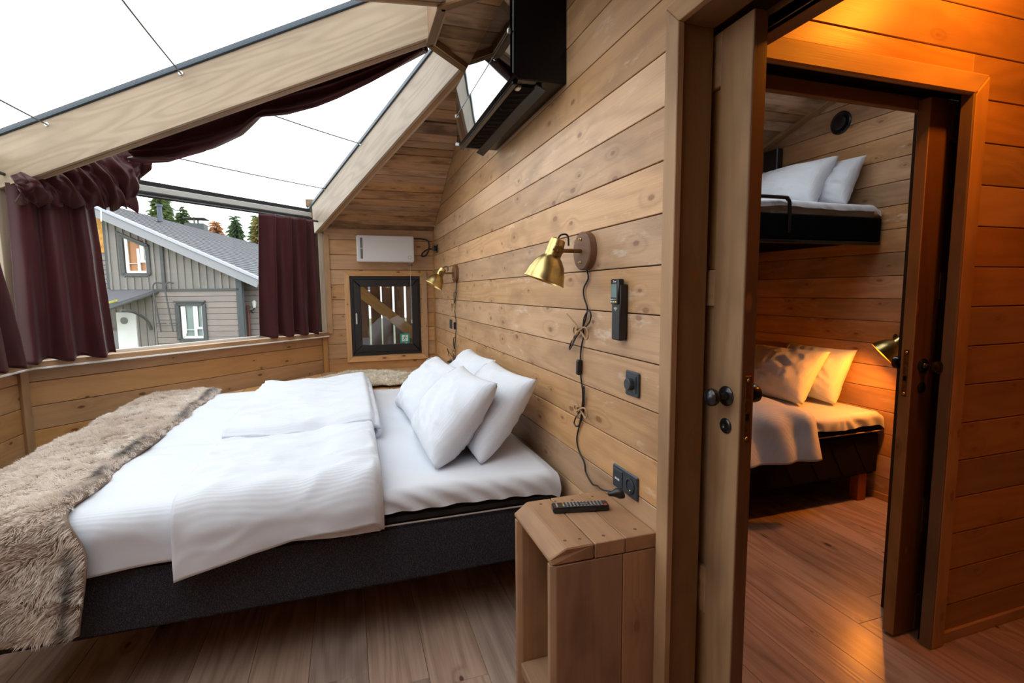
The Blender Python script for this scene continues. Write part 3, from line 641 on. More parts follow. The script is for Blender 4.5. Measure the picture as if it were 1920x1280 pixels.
# duvets: base layer with its head end rolled back over itself
def duvet(name, lab, xa, xb, hang, y_head, y_back, y_foot, zt, lift, seed, hem_f, back_off=0, thick=.02, edge_near=0):
    d = root(name, ((xa+xb)/2, 1.3, zt), lab, 'duvet', None)
    nu, nv = 110, 170
    s_base = np.linspace(0, 1, nv)
    Lb = y_foot-y_head; r = .034; Lr = math.pi*r; Lt = y_back-y_head; tot = Lb+Lr+Lt
    s = s_base*tot
    yy = np.where(s < Lb, y_foot-s, np.where(s < Lb+Lr, y_head-r*np.sin((s-Lb)/r), y_head+(s-Lb-Lr)))
    hh = np.where(s < Lb, 0, np.where(s < Lb+Lr, r*(1-np.cos((s-Lb)/r)), 2*r+lift*0))
    hh = np.where(s > Lb+Lr, (2*r)*(1-smoothstep((s-Lb-Lr)/.25)*.45)+lift, hh)
    top = smoothstep((s-Lb-Lr*.4)/(Lr*.6))
    T = np.linspace(1, 0, nu)
    Y = yy[:, None].repeat(nu, 1); Hh = hh[:, None].repeat(nu, 1); tp = top[:, None].repeat(nu, 1); U = T[None, :].repeat(nv, 0)
    hg = hem_f(Y, tp)
    W_ = xb-xa
    tt = U*(W_+hg)-W_          # -W .. hang
    tt = np.where(hang > 0, tt, U*W_-W_)
    if hang > 0:
        xx, zz = drape(tt, xa-.02-.030*tp-Hh*.25, zt, .06)
        sd = smoothstep((tt+.03)/.12)
        zz = zz+Hh*(1-sd)
        xx = xx-.008*np.sin(Y*16+2*vnoise(np.stack([Y*3, U, U], -1), 1, 2, seed))*sd
    else:
        xx = xb-U*W_+.02*vnoise(np.stack([Y*3, U*2, U], -1), 1, 2, seed)*(U > .5)+edge_near*(Y-y_head)*U*tp
        zz = zt+Hh; sd = U*0
        e = smoothstep((1-U)*W_/.05); zz = zz-(1-e)*(.035+.0*tp)
    Q = np.stack([Y*1.6+U*2.0, U*6, Y*0+seed+tp*3], -1)
    wr1 = vnoise(Q, 1.1, 3, seed); wr2 = np.abs(vnoise(np.stack([Y*4+U*7, U*9-Y*4, tp*5+Y*0], -1), 1, 2, seed+2))
    zz = zz+(.014*wr1+.026*(.35-wr2)*smoothstep(tp+.25))*(1-.6*sd)
    xx = xx+.008*wr2*sd
    puff = .018*np.sin(np.pi*np.clip(U*1.0, 0, 1))*(1-tp*.3)
    zz = zz+puff*(1-sd)
    nb = int(np.searchsorted(s, Lb+Lr*.5))
    P = np.stack([xx, Y, zz], -1)
    gridmesh('cover', P[:nb+1], M_STRIPE, d, thick=thick)
    f = gridmesh('folded_flap', P[nb:], M_STRIPE, d, thick=thick); f['label'] = 'head end of the duvet folded back over itself'
    return d
duvet('duvet', 'white striped duvet on the near half of the bed, hanging over the dark side', BX0, 2.72, 1, .80, 1.43, 2.08, .655, 0, 1,
      lambda Y, tp: (.20+.010*np.sin(Y*4))*(1-tp)+tp*(.15+.10*np.clip((Y-.8)/.63, 0, 1)**1.8))
duvet('duvet', 'white duvet on the far half of the bed, its folded end overlapping the near one', 2.60, BX1+.02, 0, .76, 1.44, 2.08, .663, .030, 5,
      lambda Y, tp: 0*Y, edge_near=.0)
# pillows ------------------------------------------------------------
def pillow(lab, c0, ex, ey, w_, h_, t_, seed, group, mat=None, pinch=.075, nm='pillow'):
    """c0 = middle of the bottom edge; ex along the width, ey up the pillow"""
    ex, ey = Vector(ex).normalized(), Vector(ey).normalized(); n = ex.cross(ey).normalized(); c = Vector(c0)+ey*h_/2
    K = 44; g = np.linspace(-1, 1, K); S_, T_ = np.meshgrid(g, g)
    rx = S_*w_/2*(1-pinch*(1-T_**2)**1.2); ry = T_*h_/2*(1-pinch*(1-S_**2)**1.2)
    base = (np.clip(1-S_**2, 0, 1)*np.clip(1-T_**2, 0, 1))
    th = t_/2*base**.42
    wk_ = vnoise(np.stack([S_*2.2+T_, T_*2.2, S_*0], -1), 1, 3, seed); cr = 1-np.abs(vnoise(np.stack([S_*3+T_*2.2, T_*1.6-S_, S_*0+4], -1), 1, 2, seed+3))*2
    th = th*(1+.12*wk_)+(cr**3)*.011*base**.3-.004*np.exp(-((S_+.80)/.03)**2)*base**.2
    sag = -.035*np.clip(-T_, 0, 1)*h_
    pr = root(nm, c, lab, 'pillow', group)
    M = frame(c, ex, ey, n)
    V = []; F = []
    for s in (1, -1):
        b = len(V); Z = s*th*(1+.15*(-T_))
        V += np.stack([rx, ry, Z+.012*wk_*base**.2], -1).reshape(-1, 3).tolist()
        for i in range(K-1):
            for j in range(K-1):
                q = (b+i*K+j, b+i*K+j+1, b+(i+1)*K+j+1, b+(i+1)*K+j); F.append(q if s > 0 else q[::-1])
    me = bpy.data.meshes.new(nm); me.from_pydata(V, [], F)
    bm = bmesh.new(); bm.from_mesh(me); bmesh.ops.remove_doubles(bm, verts=bm.verts, dist=.0005)
    for q in bm.faces: q.smooth = True
    bm.to_mesh(me); bm.free()
    link('case', me, mat or M_STRIPE, pr, M)
    e = MB()
    for s in (1,):
        j = int(K*.1)
        pts = [Vector((rx[i, j], ry[i, j], s*(th[i, j]+.0005)+.012*wk_[i, j]*base[i, j]**.2)) for i in range(3, K-3)]
        e.tube(pts, .0016, 5)
    e.build('seam', mat or M_STRIPE, pr, M=M)
    return pr
GP = 'white pillows at the head of the double bed'
pillow('rear pillow of the near pair, leaning on the plank wall', (2.36, .35, .636), (-1, -.05, 0), (.0, -.60, .80), .63, .44, .21, 1, GP)
pillow('front pillow of the near pair, nearest to the nightstand', (2.34, .54, .636), (-1, .02, .0), (.06, -.62, .76), .64, .44, .23, 2, GP)
pillow('rear pillow of the far pair, one corner pointing up against the wall', (3.00, .34, .636), (-1, -.02, .0), (0, -.60, .80), .60, .44, .20, 3, GP)
pillow('front pillow of the far pair, in the middle of the bed', (3.03, .56, .636), (-1, -.10, 0), (.02, -.68, .70), .60, .42, .21, 4, GP)
# fur ------------------------------------------------------------
M_FUR = attrmat('faux_fur'); 
def blades(name, P, D, L, Wd, C0, C1, parent, mat):
    """P base points, D directions (scaled by L), Wd width, colours base/tip -> two-segment blades joined as one stuff object"""
    n = len(P); rnd = np.random.RandomState(5); side = np.cross(D, rnd.randn(n, 3)); side /= np.linalg.norm(side, axis=1)[:, None]+1e-9
    side *= Wd; L = L[:, None]; g = np.array([0, 0, -.25])
    V = np.stack([P-side, P+side, P+D*L*.55+side*.8, P+D*L*.55-side*.8, P+D*L+g*L*.6], 1).reshape(-1, 3)
    b = (np.arange(n)*5)[:, None]
    loops = np.concatenate([b+np.array([0, 1, 2, 3]), b+np.array([3, 2, 4])], 1).reshape(-1)
    me = bpy.data.meshes.new(name); me.vertices.add(n*5); me.vertices.foreach_set('co', V.ravel().astype(np.float32))
    me.loops.add(len(loops)); me.loops.foreach_set('vertex_index', loops.astype(np.int32))
    me.polygons.add(2*n); st = np.stack([np.arange(n)*7, np.arange(n)*7+4], 1).ravel(); me.polygons.foreach_set('loop_start', st.astype(np.int32))
    me.polygons.foreach_set('loop_total', np.tile([4, 3], n).astype(np.int32))
    a = me.color_attributes.new('Col', 'FLOAT_COLOR', 'POINT'); mid = C0*.45+C1*.55
    cc = np.stack([C0, C0, mid, mid, C1], 1).reshape(-1, 3); cc = np.concatenate([cc, np.ones((len(cc), 1))], 1)
    a.data.foreach_set('color', cc.ravel().astype(np.float32)); me.update(); me.validate()
    o = link(name, me, mat, parent); o['kind'] = 'stuff'; return o
def furcloth(rt_, fn, nu, nv, n_bl, length, colfn, basec, lie, mat, width=.0011, seed=0):
    u = np.linspace(0, 1, nu); v = np.linspace(0, 1, nv); U, V_ = np.meshgrid(u, v); P = fn(U, V_)
    o = gridmesh('backing', P, plain('fur_backing', basec, .95), rt_, thick=.008)
    rs = np.random.RandomState(seed); a, b = rs.rand(n_bl), rs.rand(n_bl)
    e = 1e-3; p = fn(a, b); du = fn(np.clip(a+e, 0, 1.1), b)-p; dv = fn(a, b+e)-p
    n = np.cross(du, dv); n /= np.linalg.norm(n, axis=1)[:, None]+1e-12
    n *= np.sign(n[:, 2:3]*1+(-n[:, 0:1])*.9+1e-6)
    cl = np.stack([vnoise(p, 30, 2, 1), vnoise(p, 30, 2, 2), vnoise(p, 30, 2, 3)], -1)
    D = n*.42+np.array(lie)*(.75+.35*vnoise(p, 8, 2, 4)[:, None])+cl*.85+rs.randn(n_bl, 3)*.10
    dn = (D*n).sum(1)[:, None]; D = D+n*np.maximum(0, .14-dn)
    D /= np.linalg.norm(D, axis=1)[:, None]
    C0, C1 = colfn(p, a, b, rs)
    return blades('fur_pile', p, D, length*(.6+.5*rs.rand(n_bl)), width, C0, C1, rt_, mat)
th_ = root('fur_throw', (2.9, 1.95, .7), 'grey brown faux fur throw draped across the foot of the bed', 'throw')
TX1 = 4.0
def throw_fn(u, v):
    # u: 0 far side .. 1 near hem ; v: 0 duvet side edge .. 1 outer edge hanging over the foot
    hang = .40; Wt = TX1-BX0
    t = u*(Wt+hang)-Wt
    yin = 1.735+.012*np.sin(u*13)+.008*np.sin(u*31+1)-.075*smoothstep((t+.05)/.25)*1.0-.03*smoothstep((t-.28)/.1)*0
    x, z = drape(t, BX0-.070, .705, .075)
    s = yin+v*.72
    yf = BY1+.02; r = .07; a = np.clip((s-yf)/r, 0, math.pi/2); dd = np.maximum(s-yf-r*math.pi/2, 0)
    y = np.where(s < yf, s, yf+r*np.sin(a)); drop = r*(1-np.cos(a))+dd
    onside = smoothstep((t+.02)/.1)
    y = np.where(onside > .5, y+0*y, y)
    z = z-drop*(1-onside*.75)
    P = np.stack([x+0*y, y, z], -1)
    sd = onside
    P[..., 2] += (.018*vnoise(P, 3.2, 2, 7)+.008*vnoise(P, 9, 2, 8))*(1-sd)
    P[..., 0] -= (.016+.02*vnoise(P, 5, 2, 9)+.03*smoothstep((t-.1)/.3))*sd
    e = smoothstep(v*.72/.03); P[..., 2] -= (1-e)*.02*(1-sd)
    return P
def fcol(p, a, b, rs):
    n1 = vnoise(p*np.array([1, 2.2, 1]), 3.5, 3, 1)[:, None]; n2 = vnoise(p, 11, 3, 2)[:, None]; n3 = vnoise(p, 45, 2, 3)[:, None]
    k = np.clip(.5+.7*n1+.5*n2, 0, 1)
    side = smoothstep((.60-p[:, 2:3])/.2)
    br = np.array([.74, .63, .55]); cr = np.array([.97, .91, .85]); dk = np.array([.06, .05, .055])
    tip = br*(1-k)+cr*k
    tipw = np.array([.92, .86, .80]); tip = tip*(1-.35*np.clip(n3*2, 0, 1))+tipw*.35*np.clip(n3*2, 0, 1)
    grey = np.array([.80, .74, .66]); tip = tip*(1-side*.35)+grey*side*.35*(.7+k*.6)
    dm = np.clip(vnoise(p, 6, 2, 6)[:, None]*3-.7, 0, 1)*side
    edge = np.exp(-((b[:, None]-.045-.012*n2)/.022)**2)*np.clip(.55+1.6*n2+.8*n1, 0, 1)
    tip = tip*(1-.75*edge)+dk*.75*edge; tip = tip*(1-.6*dm)+dk*.6*dm
    base = tip*.95
    return base, np.clip(tip*(.85+.3*rs.rand(len(p), 1)), 0, 1)
furcloth(th_, throw_fn, 120, 60, 210000, .030, fcol, (.22, .16, .12), (-.45, .35, -.15), M_FUR, .0011, 3)
# bench with sheepskin in the corner beyond the bed
bn = root('corner_bench', (4.6, .9, 0), 'low wooden ledge between the far side of the bed and the window wall', 'bench')
reg = [(BX1+.06, .01), (XB-.01, .01), (XB-.01, YB-.04), (BX1+.06, CB.x+CB.y-BX1-.16)]
MB().prism([(p[0], p[1]) for p in reg], .02, .575).build('body', M_BACKING, bn)
planks(bn, (0, 0, .60), (1, 0, 0), (0, 1, 0), Z3, reg, 0, .14, M_LOW, th=.022, name='board')
sh = root('sheepskin', (4.45, .7, .61), 'cream sheepskin lying on the wooden ledge beyond the bed', 'rug')
def sheep_fn(u, v):
    th = u*2*math.pi; rr = np.sqrt(v)*(1+.12*np.sin(3*th+1)+.06*np.sin(7*th)+.05*np.sin(11*th))
    x = 4.44+.36*rr*np.cos(th); y = .72+.46*rr*np.sin(th)
    return np.stack([x, y, .625+.03*(1-v**2)+.010*np.sin(x*22)*np.cos(y*17)], -1)
def scol(p, a, b, rs):
    k = np.clip(.5+.8*vnoise(p, 14, 3, 2), 0, 1)[:, None]; t = np.array([.86, .79, .66])*(1-k)+np.array([.98, .95, .88])*k; return t*.9, t
furcloth(sh, sheep_fn, 60, 14, 45000, .035, scol, (.5, .42, .3), (-.2, .3, 0), M_FUR, .0016, 9)
# ------------------------------------------------------------------ nightstand
ns = root('nightstand', (1.42, .17, 0), 'rough pine open nightstand beside the bed with chamfered front edges', 'nightstand')
NX0, NX1, NY1, NZ = 1.238, 1.575, .345, .653
def chbox(nm, a, b, par, mat, bev=.004): return None
def slab(name, x0, x1, y0, y1, z0, z1, ax, ch, bev=.003):
    """board with a broad chamfer along its +Y edge"""
    L, o_ = (x1-x0, x0)
    if ax == 'x':      # lies flat, grain along y
        M = frame(((x0+x1)/2, 0, 0), (0, 1, 0), (0, 0, 1), (1, 0, 0)); W2 = (x1-x0)/2
        poly = [(y0, z0), (y1-.004, z0), (y1, z0+.01), (y1, z1-ch*.9), (y1-ch, z1), (y0, z1)]
        return MB().prism(poly, -W2, W2).build(name, M_STAND, ns, bev, M=M)
# top: three boards running along x, the front one chamfered
def topboard(y0, y1, ch):
    M = frame(((NX0+NX1)/2, (y0+y1)/2, NZ), (1, 0, 0), (0, 1, 0), (0, 0, 1)); W2 = (NX1-NX0)/2; h = (y1-y0)/2
    a, b = -W2, W2
    if not ch: return MB().box((a, -h, -.045), (b, h, 0)).build('top_board', M_STAND, ns, .002, M=M)
    V = [(a, -h, -.045), (b, -h, -.045), (b, h-.006, -.045), (a, h-.006, -.045), (a, -h, 0), (b, -h, 0), (b, h-.05, 0), (a, h-.05, 0), (a+.012, h, -.030), (b-.012, h, -.030)]
    return MB().add(V, [(0, 3, 2, 1), (4, 5, 6, 7), (7, 6, 9, 8), (8, 9, 2, 3), (0, 1, 5, 4), (1, 2, 9, 6, 5), (0, 4, 7, 8, 3)]).build('top_board', M_STAND, ns, .004, M=M)
topboard(.002, .105, 0); topboard(.107, .205, 0); topboard(.207, NY1, 1)
def sidep(x0, x1, nm):
    for y0, y1, ch in ((.002, .112, 0), (.114, NY1-.004, 1)):
        M = frame(((x0+x1)/2, (y0+y1)/2, (NZ-.047)/2), (0, 0, 1), (0, 1, 0), (-1, 0, 0)); h = (y1-y0)/2; L = (NZ-.049)/2; T = (x1-x0)/2
        if not ch: MB().box((-L, -h, -T), (L, h, T)).build(nm, M_STAND, ns, .002, M=M)
        else: MB().prism([(-h, -T), (h-.016, -T), (h, -T+.012), (h, T-.012), (h-.016, T), (-h, T)], -L, L, frame((0, 0, 0), (0, 1, 0), (0, 0, 1), (1, 0, 0))).build(nm, M_STAND, ns, .002, M=M)
sidep(NX0, NX0+.042, 'side_board'); sidep(NX1-.042, NX1, 'side_board')
M = frame(((NX0+NX1)/2, .17, .10), (1, 0, 0), (0, 1, 0), (0, 0, 1))
MB().box((-(NX1-NX0)/2+.043, -.165, -.04), ((NX1-NX0)/2-.043, .165, 0)).build('shelf_board', M_STAND, ns, .004, M=M)
pg = plain('wood_plug', (.12, .065, .035), .7)
for x, y in ((NX0+.04, .05), (NX0+.035, .16), (NX0+.04, .235), (NX1-.035, .06), (NX1-.04, .14), (NX1-.03, .20), (NX1-.035, .255), (NX0+.045, .28)):
    MB().lathe([(0, 0), (.0055, 0), (.005, .0006), (0, .0006)], 12, Matrix.Translation((x, y, NZ))).build('nail_head', pg, ns)
# tv remote on the nightstand
rc = root('television_remote', (1.455, .145, NZ), 'black television remote with rows of small buttons lying on the nightstand', 'remote')
ang = Vector((1.435-1.475, .050-.235, 0)).normalized(); RM = frame((1.455, .148, NZ+.001), ang, Vector((-ang.y, ang.x, 0)), Z3)
# local x: from logo end (-) to power end (+)
pr = [(-.094, -.019), (-.09, -.022), (.09, -.022), (.094, -.018), (.094, .018), (.09, .022), (-.09, .022), (-.094, .019)]
MB().prism(pr, 0, .019).build('body', M_BLKM, rc, .004, True, M=RM, seg=2)
BTN = {'w': plain('button_grey', (.10, .10, .11), .5), 'r': plain('button_red', (.6, .02, .02), .4), 'g': plain('button_green', (.05, .4, .08), .4), 'y': plain('button_yellow', (.7, .45, .03), .4), 'b': plain('button_blue', (.02, .12, .6), .4), 't': plain('button_print', (.6, .6, .62), .5)}
def btn(x, y, wx, wy, c, nm='button'): MB().box((x-wx/2, y-wy/2, .018), (x+wx/2, y+wy/2, .0205)).build(nm, BTN[c], rc, .0007, M=RM)
btn(.082, -.014, .009, .009, 'r', 'power_button')
for i in range(11):
    x = .070-i*.0115
    for j, y in enumerate((-.014, -.0047, .0047, .014)):
        if 4 <= i <= 6 and j in (1, 2): continue
        btn(x, y, .0075, .0065, 'w'); 
        MB().box((x-.0018, y-.0012, .0205), (x+.0018, y+.0012, .0207)).build('button_print', BTN['t'], rc, M=RM)
btn(.070-5*.0115, 0, .026, .013, 'w', 'navigation_pad')
for c, y in (('r', .014), ('g', .0047), ('y', -.0047), ('b', -.014)): btn(-.0565, y, .0055, .0065, c, 'colour_button')
def text(s, size, M, mat, par, nm='logo', ext=.0003):
    cu = bpy.data.curves.new(nm, 'FONT'); cu.body = s; cu.size = size; cu.extrude = ext; cu.align_x = 'CENTER'; cu.align_y = 'CENTER'
    t_ = bpy.data.objects.new('tmp', cu); col.objects.link(t_); bpy.context.view_layer.update()
    me = bpy.data.meshes.new_from_object(t_.evaluated_get(bpy.context.evaluated_depsgraph_get())); bpy.data.objects.remove(t_)
    me.materials.clear(); return link(nm, me, mat, par, M)
text('SAMSUNG', .0062, RM @ frame((-.079, 0, .0192), (0, -1, 0), (1, 0, 0), (0, 0, 1)), BTN['t'], rc)
# ------------------------------------------------------------------ wall lamps with cords
def curve_pts(P, n=10):
    P = [Vector(p) for p in P]; out = []
    for i in range(len(P)-1):
        a, b, c, d = P[max(i-1, 0)], P[i], P[i+1], P[min(i+2, len(P)-1)]
        for k in range(n):
            t_ = k/n; out.append(.5*((2*b)+(c-a)*t_+(2*a-5*b+4*c-d)*t_*t_+(3*b-a-3*c+d)*t_**3))
    return out+[P[-1]]
def cup_lamp(name, lab, X, Z, tilt, yaw, parts=True, wall_y=0., flip=1, group=None, blb=True):
    """brass cup lamp on a round wooden base; wall at y = wall_y facing +Y"""
    r = root(name, (X, wall_y, Z), lab, 'lamp', group); o = Vector((X, wall_y, Z))
    M = frame(o, (1, 0, 0), (0, 0, -1), (0, 1, 0))
    MB().lathe([(0, 0), (.070, 0), (.070, .026), (.066, .030), (0, .030)], 36, M).build('wall_base', M_DISC, r, smooth=True)
    for dz in (-.042, .042): MB().lathe([(0, .03), (.006, .03), (.006, .033), (.003, .036), (.003, .040), (0, .041)], 14, M @ Matrix.Translation((0, dz, 0))).build('screw', M_BRASS, r, smooth=True)
    j = o+Vector((0.0*flip, .098, .0))
    MB().box((o.x-.009, wall_y+.03, Z-.007), (o.x+.009, j.y+.004, Z+.007)).build('arm', M_DBRASS, r, .003)
    ax = Vector((math.sin(yaw), math.cos(yaw)*math.sin(tilt), -math.cos(tilt))).normalized()
    c = j+Vector((0, .038, 0))
    xa = Vector((1, 0, 0)); xa = (xa-ax*xa.dot(ax)).normalized(); CM = frame(c, xa, ax.cross(xa), ax)
    prof = [(0, -.043), (.024, -.043), (.0275, -.040), (.030, -.02), (.031, .018), (.033, .023), (.041, .030), (.056, .05), (.068, .078), (.0755, .108), (.0775, .112), (.0775, .1155), (.0740, .1155), (.0735, .110), (.066, .079), (.054, .053), (.038, .033), (.028, .022), (.0, .022)]
    MB().lathe(prof, 40, CM).build('shade', M_BRASS, r, smooth=True)
    side = ax.cross(Vector((0, 1, 0))).normalized()
    side = Vector((-1, 0, 0)) if abs(side.x) < .1 else side*(-1 if side.x > 0 else 1)
    for s in (1, -1):
        fl_ = []
        KM = frame(c+side*s*.0305, Vector((0, 0, 1)), side.cross(Vector((0, 0, 1))), side*s)
        for i in range(32): a = 2*math.pi*i/32; fl_.append(((.020+.0018*math.cos(10*a))*math.cos(a), (.020+.0018*math.cos(10*a))*math.sin(a)))
        MB().prism(fl_, 0, .007, KM).prism([(.007*math.cos(a), .007*math.sin(a)) for a in np.linspace(0, 5.5, 8)], .007, .012, KM).build('wing_knob', M_DBRASS, r, .0012, smooth=True)
    # yoke from arm to the two knobs
    MB().tube([j+side*.034+Vector((0, .036, 0)), j+side*.034+Vector((0, .006, 0)), j-side*.034+Vector((0, .006, 0)), j-side*.034+Vector((0, .036, 0))], .005, 8).build('yoke', M_DBRASS, r, smooth=True)
    MB().tube(curve_pts([c-ax*.040+Vector((.008, 0, 0)), c-ax*.06+Vector((.006, -.006, 0)), c-ax*.058+Vector((0, -.03, 0)), c-ax*.03+Vector((0, -.045, -.01))], 6), .0035, 8).build('cable_loop', M_BLACK, r, smooth=True)
    b_ = CM @ Matrix.Translation((0, 0, .062))
    if blb: MB().lathe([(0, -.04), (.012, -.038), (.013, -.02), (.022, .0), (.026, .018), (.02, .036), (0, .044)], 20, b_).build('bulb', plain('bulb_frost', (.85, .8, .7), .3), r, smooth=True)
    return r, c, ax
cup_lamp('wall_lamp', 'brass cup lamp on a round wooden base above the nightstand', 1.702, 1.520, .34, .10)
l2 = cup_lamp('wall_lamp', 'small looking brass cup lamp near the far corner by the window', 4.061, 1.521, .55, .0)[0]
def bow(par, c, s=1., seed=0, tail=1):
    """twine bow on the wall at c (x, z): two loops, knot, two tails"""
    x, z = c; y = .012; R_ = random.Random(seed)
    def L(pts): return curve_pts([(x-p[0]*s, y+(p[2] if len(p) > 2 else 0), z+p[1]*s) for p in pts], 8)
    k = root('twine_bow', (x, y, z), None, None) if False else None
    m = MB()
    m.tube(L([(0, 0, .008), (-.02, .010, .015), (-.045, .006, .012), (-.058, -.012, .008), (-.045, -.024, .008), (-.02, -.012, .01), (0, 0, .012)]), .0034, 7)
    m.tube(L([(0, 0, .008), (.02, .002, .015), (.042, .012, .012), (.060, .004, .008), (.066, -.02, .008), (.052, -.032, .008), (.025, -.014, .01), (0, 0, .012)]), .0034, 7)
    m.tube(L([(0, .002, .012), (-.025, .024, .018), (-.055, .04, .02), (-.088, .056, .022)] if tail else [(0, 0, .01), (-.02, .02, .012), (-.045, .03, .012)]), .0034, 7)
    m.tube(L([(0, -.002, .012), (-.03, -.02, .006), (-.055, -.022, .004), (-.07, -.05, .004)] if tail else [(0, 0, .01), (-.03, -.02, .006), (-.034, -.055, .006)]), .0034, 7)
    m.tube(L([(-.008, .006, .0), (-.008, .0, .018), (-.002, -.008, .02), (.008, -.006, .018), (.009, .004, .006), (0, .008, .018), (-.006, 0, .02)]), .0034, 7)
    return m
def cord(lab, lablamp, X, Z, pts, loops, sw, plug):
    r = root('lamp_cord', (X, .01, Z), lab, 'cord')
    m = MB(); m.tube(curve_pts([(p[0], .006 if len(p) < 3 else p[2], p[1]) for p in pts], 8), .0031, 8)
    m.build('cable', M_BLACK, r, smooth=True)
    for lp in loops: MB().tube(curve_pts([(p[0], .008+p[2], p[1]) for p in lp], 8), .0031, 8).build('cable_loop', M_BLACK, r, smooth=True)
    a = Vector((sw[0], .012, sw[1])); MB().prism([(-.030, -.007), (-.024, -.010), (.024, -.010), (.030, -.007), (.030, .007), (.024, .010), (-.024, .010), (-.030, .007)], -.009, .009, frame(a, (sw[2], 0, -1), (0, 1, 0), (0, 0, 1) if 0 else Vector((sw[2], 0, -1)).cross((0, 1, 0)))).build('inline_switch', M_BLACK, r, .002, True)
    if plug:
        p = Vector(plug); MB().lathe([(0, 0), (.017, 0), (.018, .004), (.018, .016), (.009, .03), (.006, .045), (0, .045)], 16, frame(p, (1, 0, 0), (0, .25, 1), (.35, 1, -.1))).build('plug', M_BLACK, r, smooth=True)
    return r
cord('black lamp cord tied with twine above the nightstand', '', 1.70, 1.45,
     [(1.703, 1.452), (1.690, 1.42), (1.726, 1.385), (1.724, 1.35), (1.697, 1.31), (1.708, 1.27), (1.728, 1.238), (1.728, 1.20), (1.745, 1.16), (1.752, 1.115), (1.750, 1.05), (1.735, 1.0), (1.720, .955), (1.724, .92), (1.735, .885), (1.765, .835), (1.782, .785), (1.765, .745), (1.715, .71), (1.70, .675), (1.64, .655, .01), (1.56, .680, .03), (1.47, .705, .06), (1.425, .716, .052), (1.405, .718, .045)],
     [[(1.728, 1.232, 0), (1.705, 1.275, .006), (1.665, 1.302, .008), (1.650, 1.285, .006), (1.668, 1.255, .006), (1.728, 1.225, .008)], [(1.728, 1.232, 0), (1.765, 1.20, .008), (1.815, 1.150, .01), (1.832, 1.145, .008), (1.815, 1.175, .006), (1.740, 1.225, .005)],
      [(1.725, .925, 0), (1.705, .97, .006), (1.703, 1.01, .006), (1.715, 1.005, .006), (1.718, .96, .004), (1.725, .925, .004)], [(1.725, .925, 0), (1.758, .89, .008), (1.785, .855, .008), (1.772, .842, .006), (1.745, .855, .005), (1.728, .90, .004)]],
     (1.752, 1.080, .05), (1.385, .032, .722))
for lab, c, s, sd, tl in (('upper twine bow on the near lamp cord', (1.728, 1.228), 1.0, 1, 1), ('lower twine bow on the near lamp cord', (1.724, .925), .85, 2, 0), ('upper twine bow on the far lamp cord', (4.158, 1.262), 1.15, 3, 1), ('lower twine bow on the far lamp cord', (4.195, .878), 1.1, 4, 0)):
    tag(bow(None, c, s, sd, tl).build('twine_bow', M_TWINE, smooth=True), lab, 'bow', 'twine bows tying the lamp cords')
cord('black lamp cord tied with twine near the far window', '', 4.06, 1.45,
     [(4.061, 1.452), (4.10, 1.36), (4.10, 1.33), (4.15, 1.27), (4.165, 1.22), (4.12, 1.13), (4.13, 1.09), (4.13, 1.04), (4.19, .93), (4.20, .87), (4.22, .80), (4.25, .76)],
     [[(4.15, 1.268, 0), (4.06, 1.34, .006), (4.05, 1.37, .006), (4.13, 1.36, .006), (4.15, 1.268, .004)], [(4.19, .88, 0), (4.13, .96, .006), (4.13, .99, .006), (4.20, .97, .006), (4.19, .88, .004)], [(4.19, .88, 0), (4.12, .80, .008), (4.14, .76, .008), (4.22, .80, .006), (4.19, .88, .005)],
      [(4.25, .80, 0), (4.40, .84, .01), (4.46, .86, .01), (4.42, .80, .006)]], (4.14, 1.088, .05), (4.24, .02, .775))
# ------------------------------------------------------------------ switches, sockets, climate remote
sd_ = root('dimmer_switch', (1.378, 0, 1.08), 'dark square dimmer switch with a round knob below the climate remote', 'switch')
MB().box((1.338, 0, 1.040), (1.418, .008, 1.120)).build('frame_plate', M_SLATE, sd_, .004)
MB().box((1.350, .006, 1.052), (1.406, .0105, 1.108)).build('cover_plate', M_SLATE, sd_, .001)
MB().lathe([(0, 0), (.020, 0), (.019, .014), (.017, .016), (0, .016)], 28, frame((1.378, .010, 1.080), (1, 0, 0), (0, 0, -1), (0, 1, 0))).build('dimmer_knob', M_SLATE, sd_, smooth=True)
so = root('double_socket', (1.415, 0, .745), 'dark double wall socket with charging ports above the nightstand', 'socket')
MB().box((1.337, 0, .706), (1.492, .008, .786)).build('frame_plate', M_SLATE, so, .004)
MB().box((1.424, .006, .718), (1.480, .0105, .774)).build('charging_insert', M_SLATE, so, .001)
for i in range(2): MB().box((1.442+i*.016, .0105, .738), (1.454+i*.016, .0112, .745)).build('charging_port', BTN['t'], so)
MB().lathe([(.0265, -.0), (.0265, .0075), (.0205, .0085), (.0195, .002), (0, .0015)], 28, frame((1.378, .003, .746), (1, 0, 0), (0, 0, -1), (0, 1, 0))).build('socket_insert', M_SLATE, so, smooth=True)
for dz in (-.0175, .0175): MB().box((1.375, .0045, .746+dz-.003), (1.381, .010, .746+dz+.003)).build('earth_contact', M_BRASS, so, .001)
s2 = root('wall_switch', (4.345, 0, 1.09), 'small dark wall switch beside the far lamp cord', 'switch')
MB().box((4.305, 0, 1.05), (4.385, .009, 1.13)).build('frame_plate', M_SLATE, s2, .003); MB().box((4.318, .007, 1.063), (4.372, .012, 1.117)).build('rocker', M_SLATE, s2, .002)
s3 = root('wall_socket', (4.97, 0, 1.79), 'small black socket with a plug high in the far corner', 'socket')
MB().box((4.93, 0, 1.75), (5.01, .009, 1.83)).build('frame_plate', M_BLACK, s3, .003); MB().box((4.945, .009, 1.77), (4.995, .045, 1.815)).build('plug', M_BLACK, s3, .006)
cr = root('climate_remote', (1.445, 0, 1.31), 'tall black climate remote in a holder on the plank wall', 'remote')
MB().box((1.418, 0, 1.214), (1.472, .030, 1.395)).build('holder', M_BLACK, cr, .004, True)
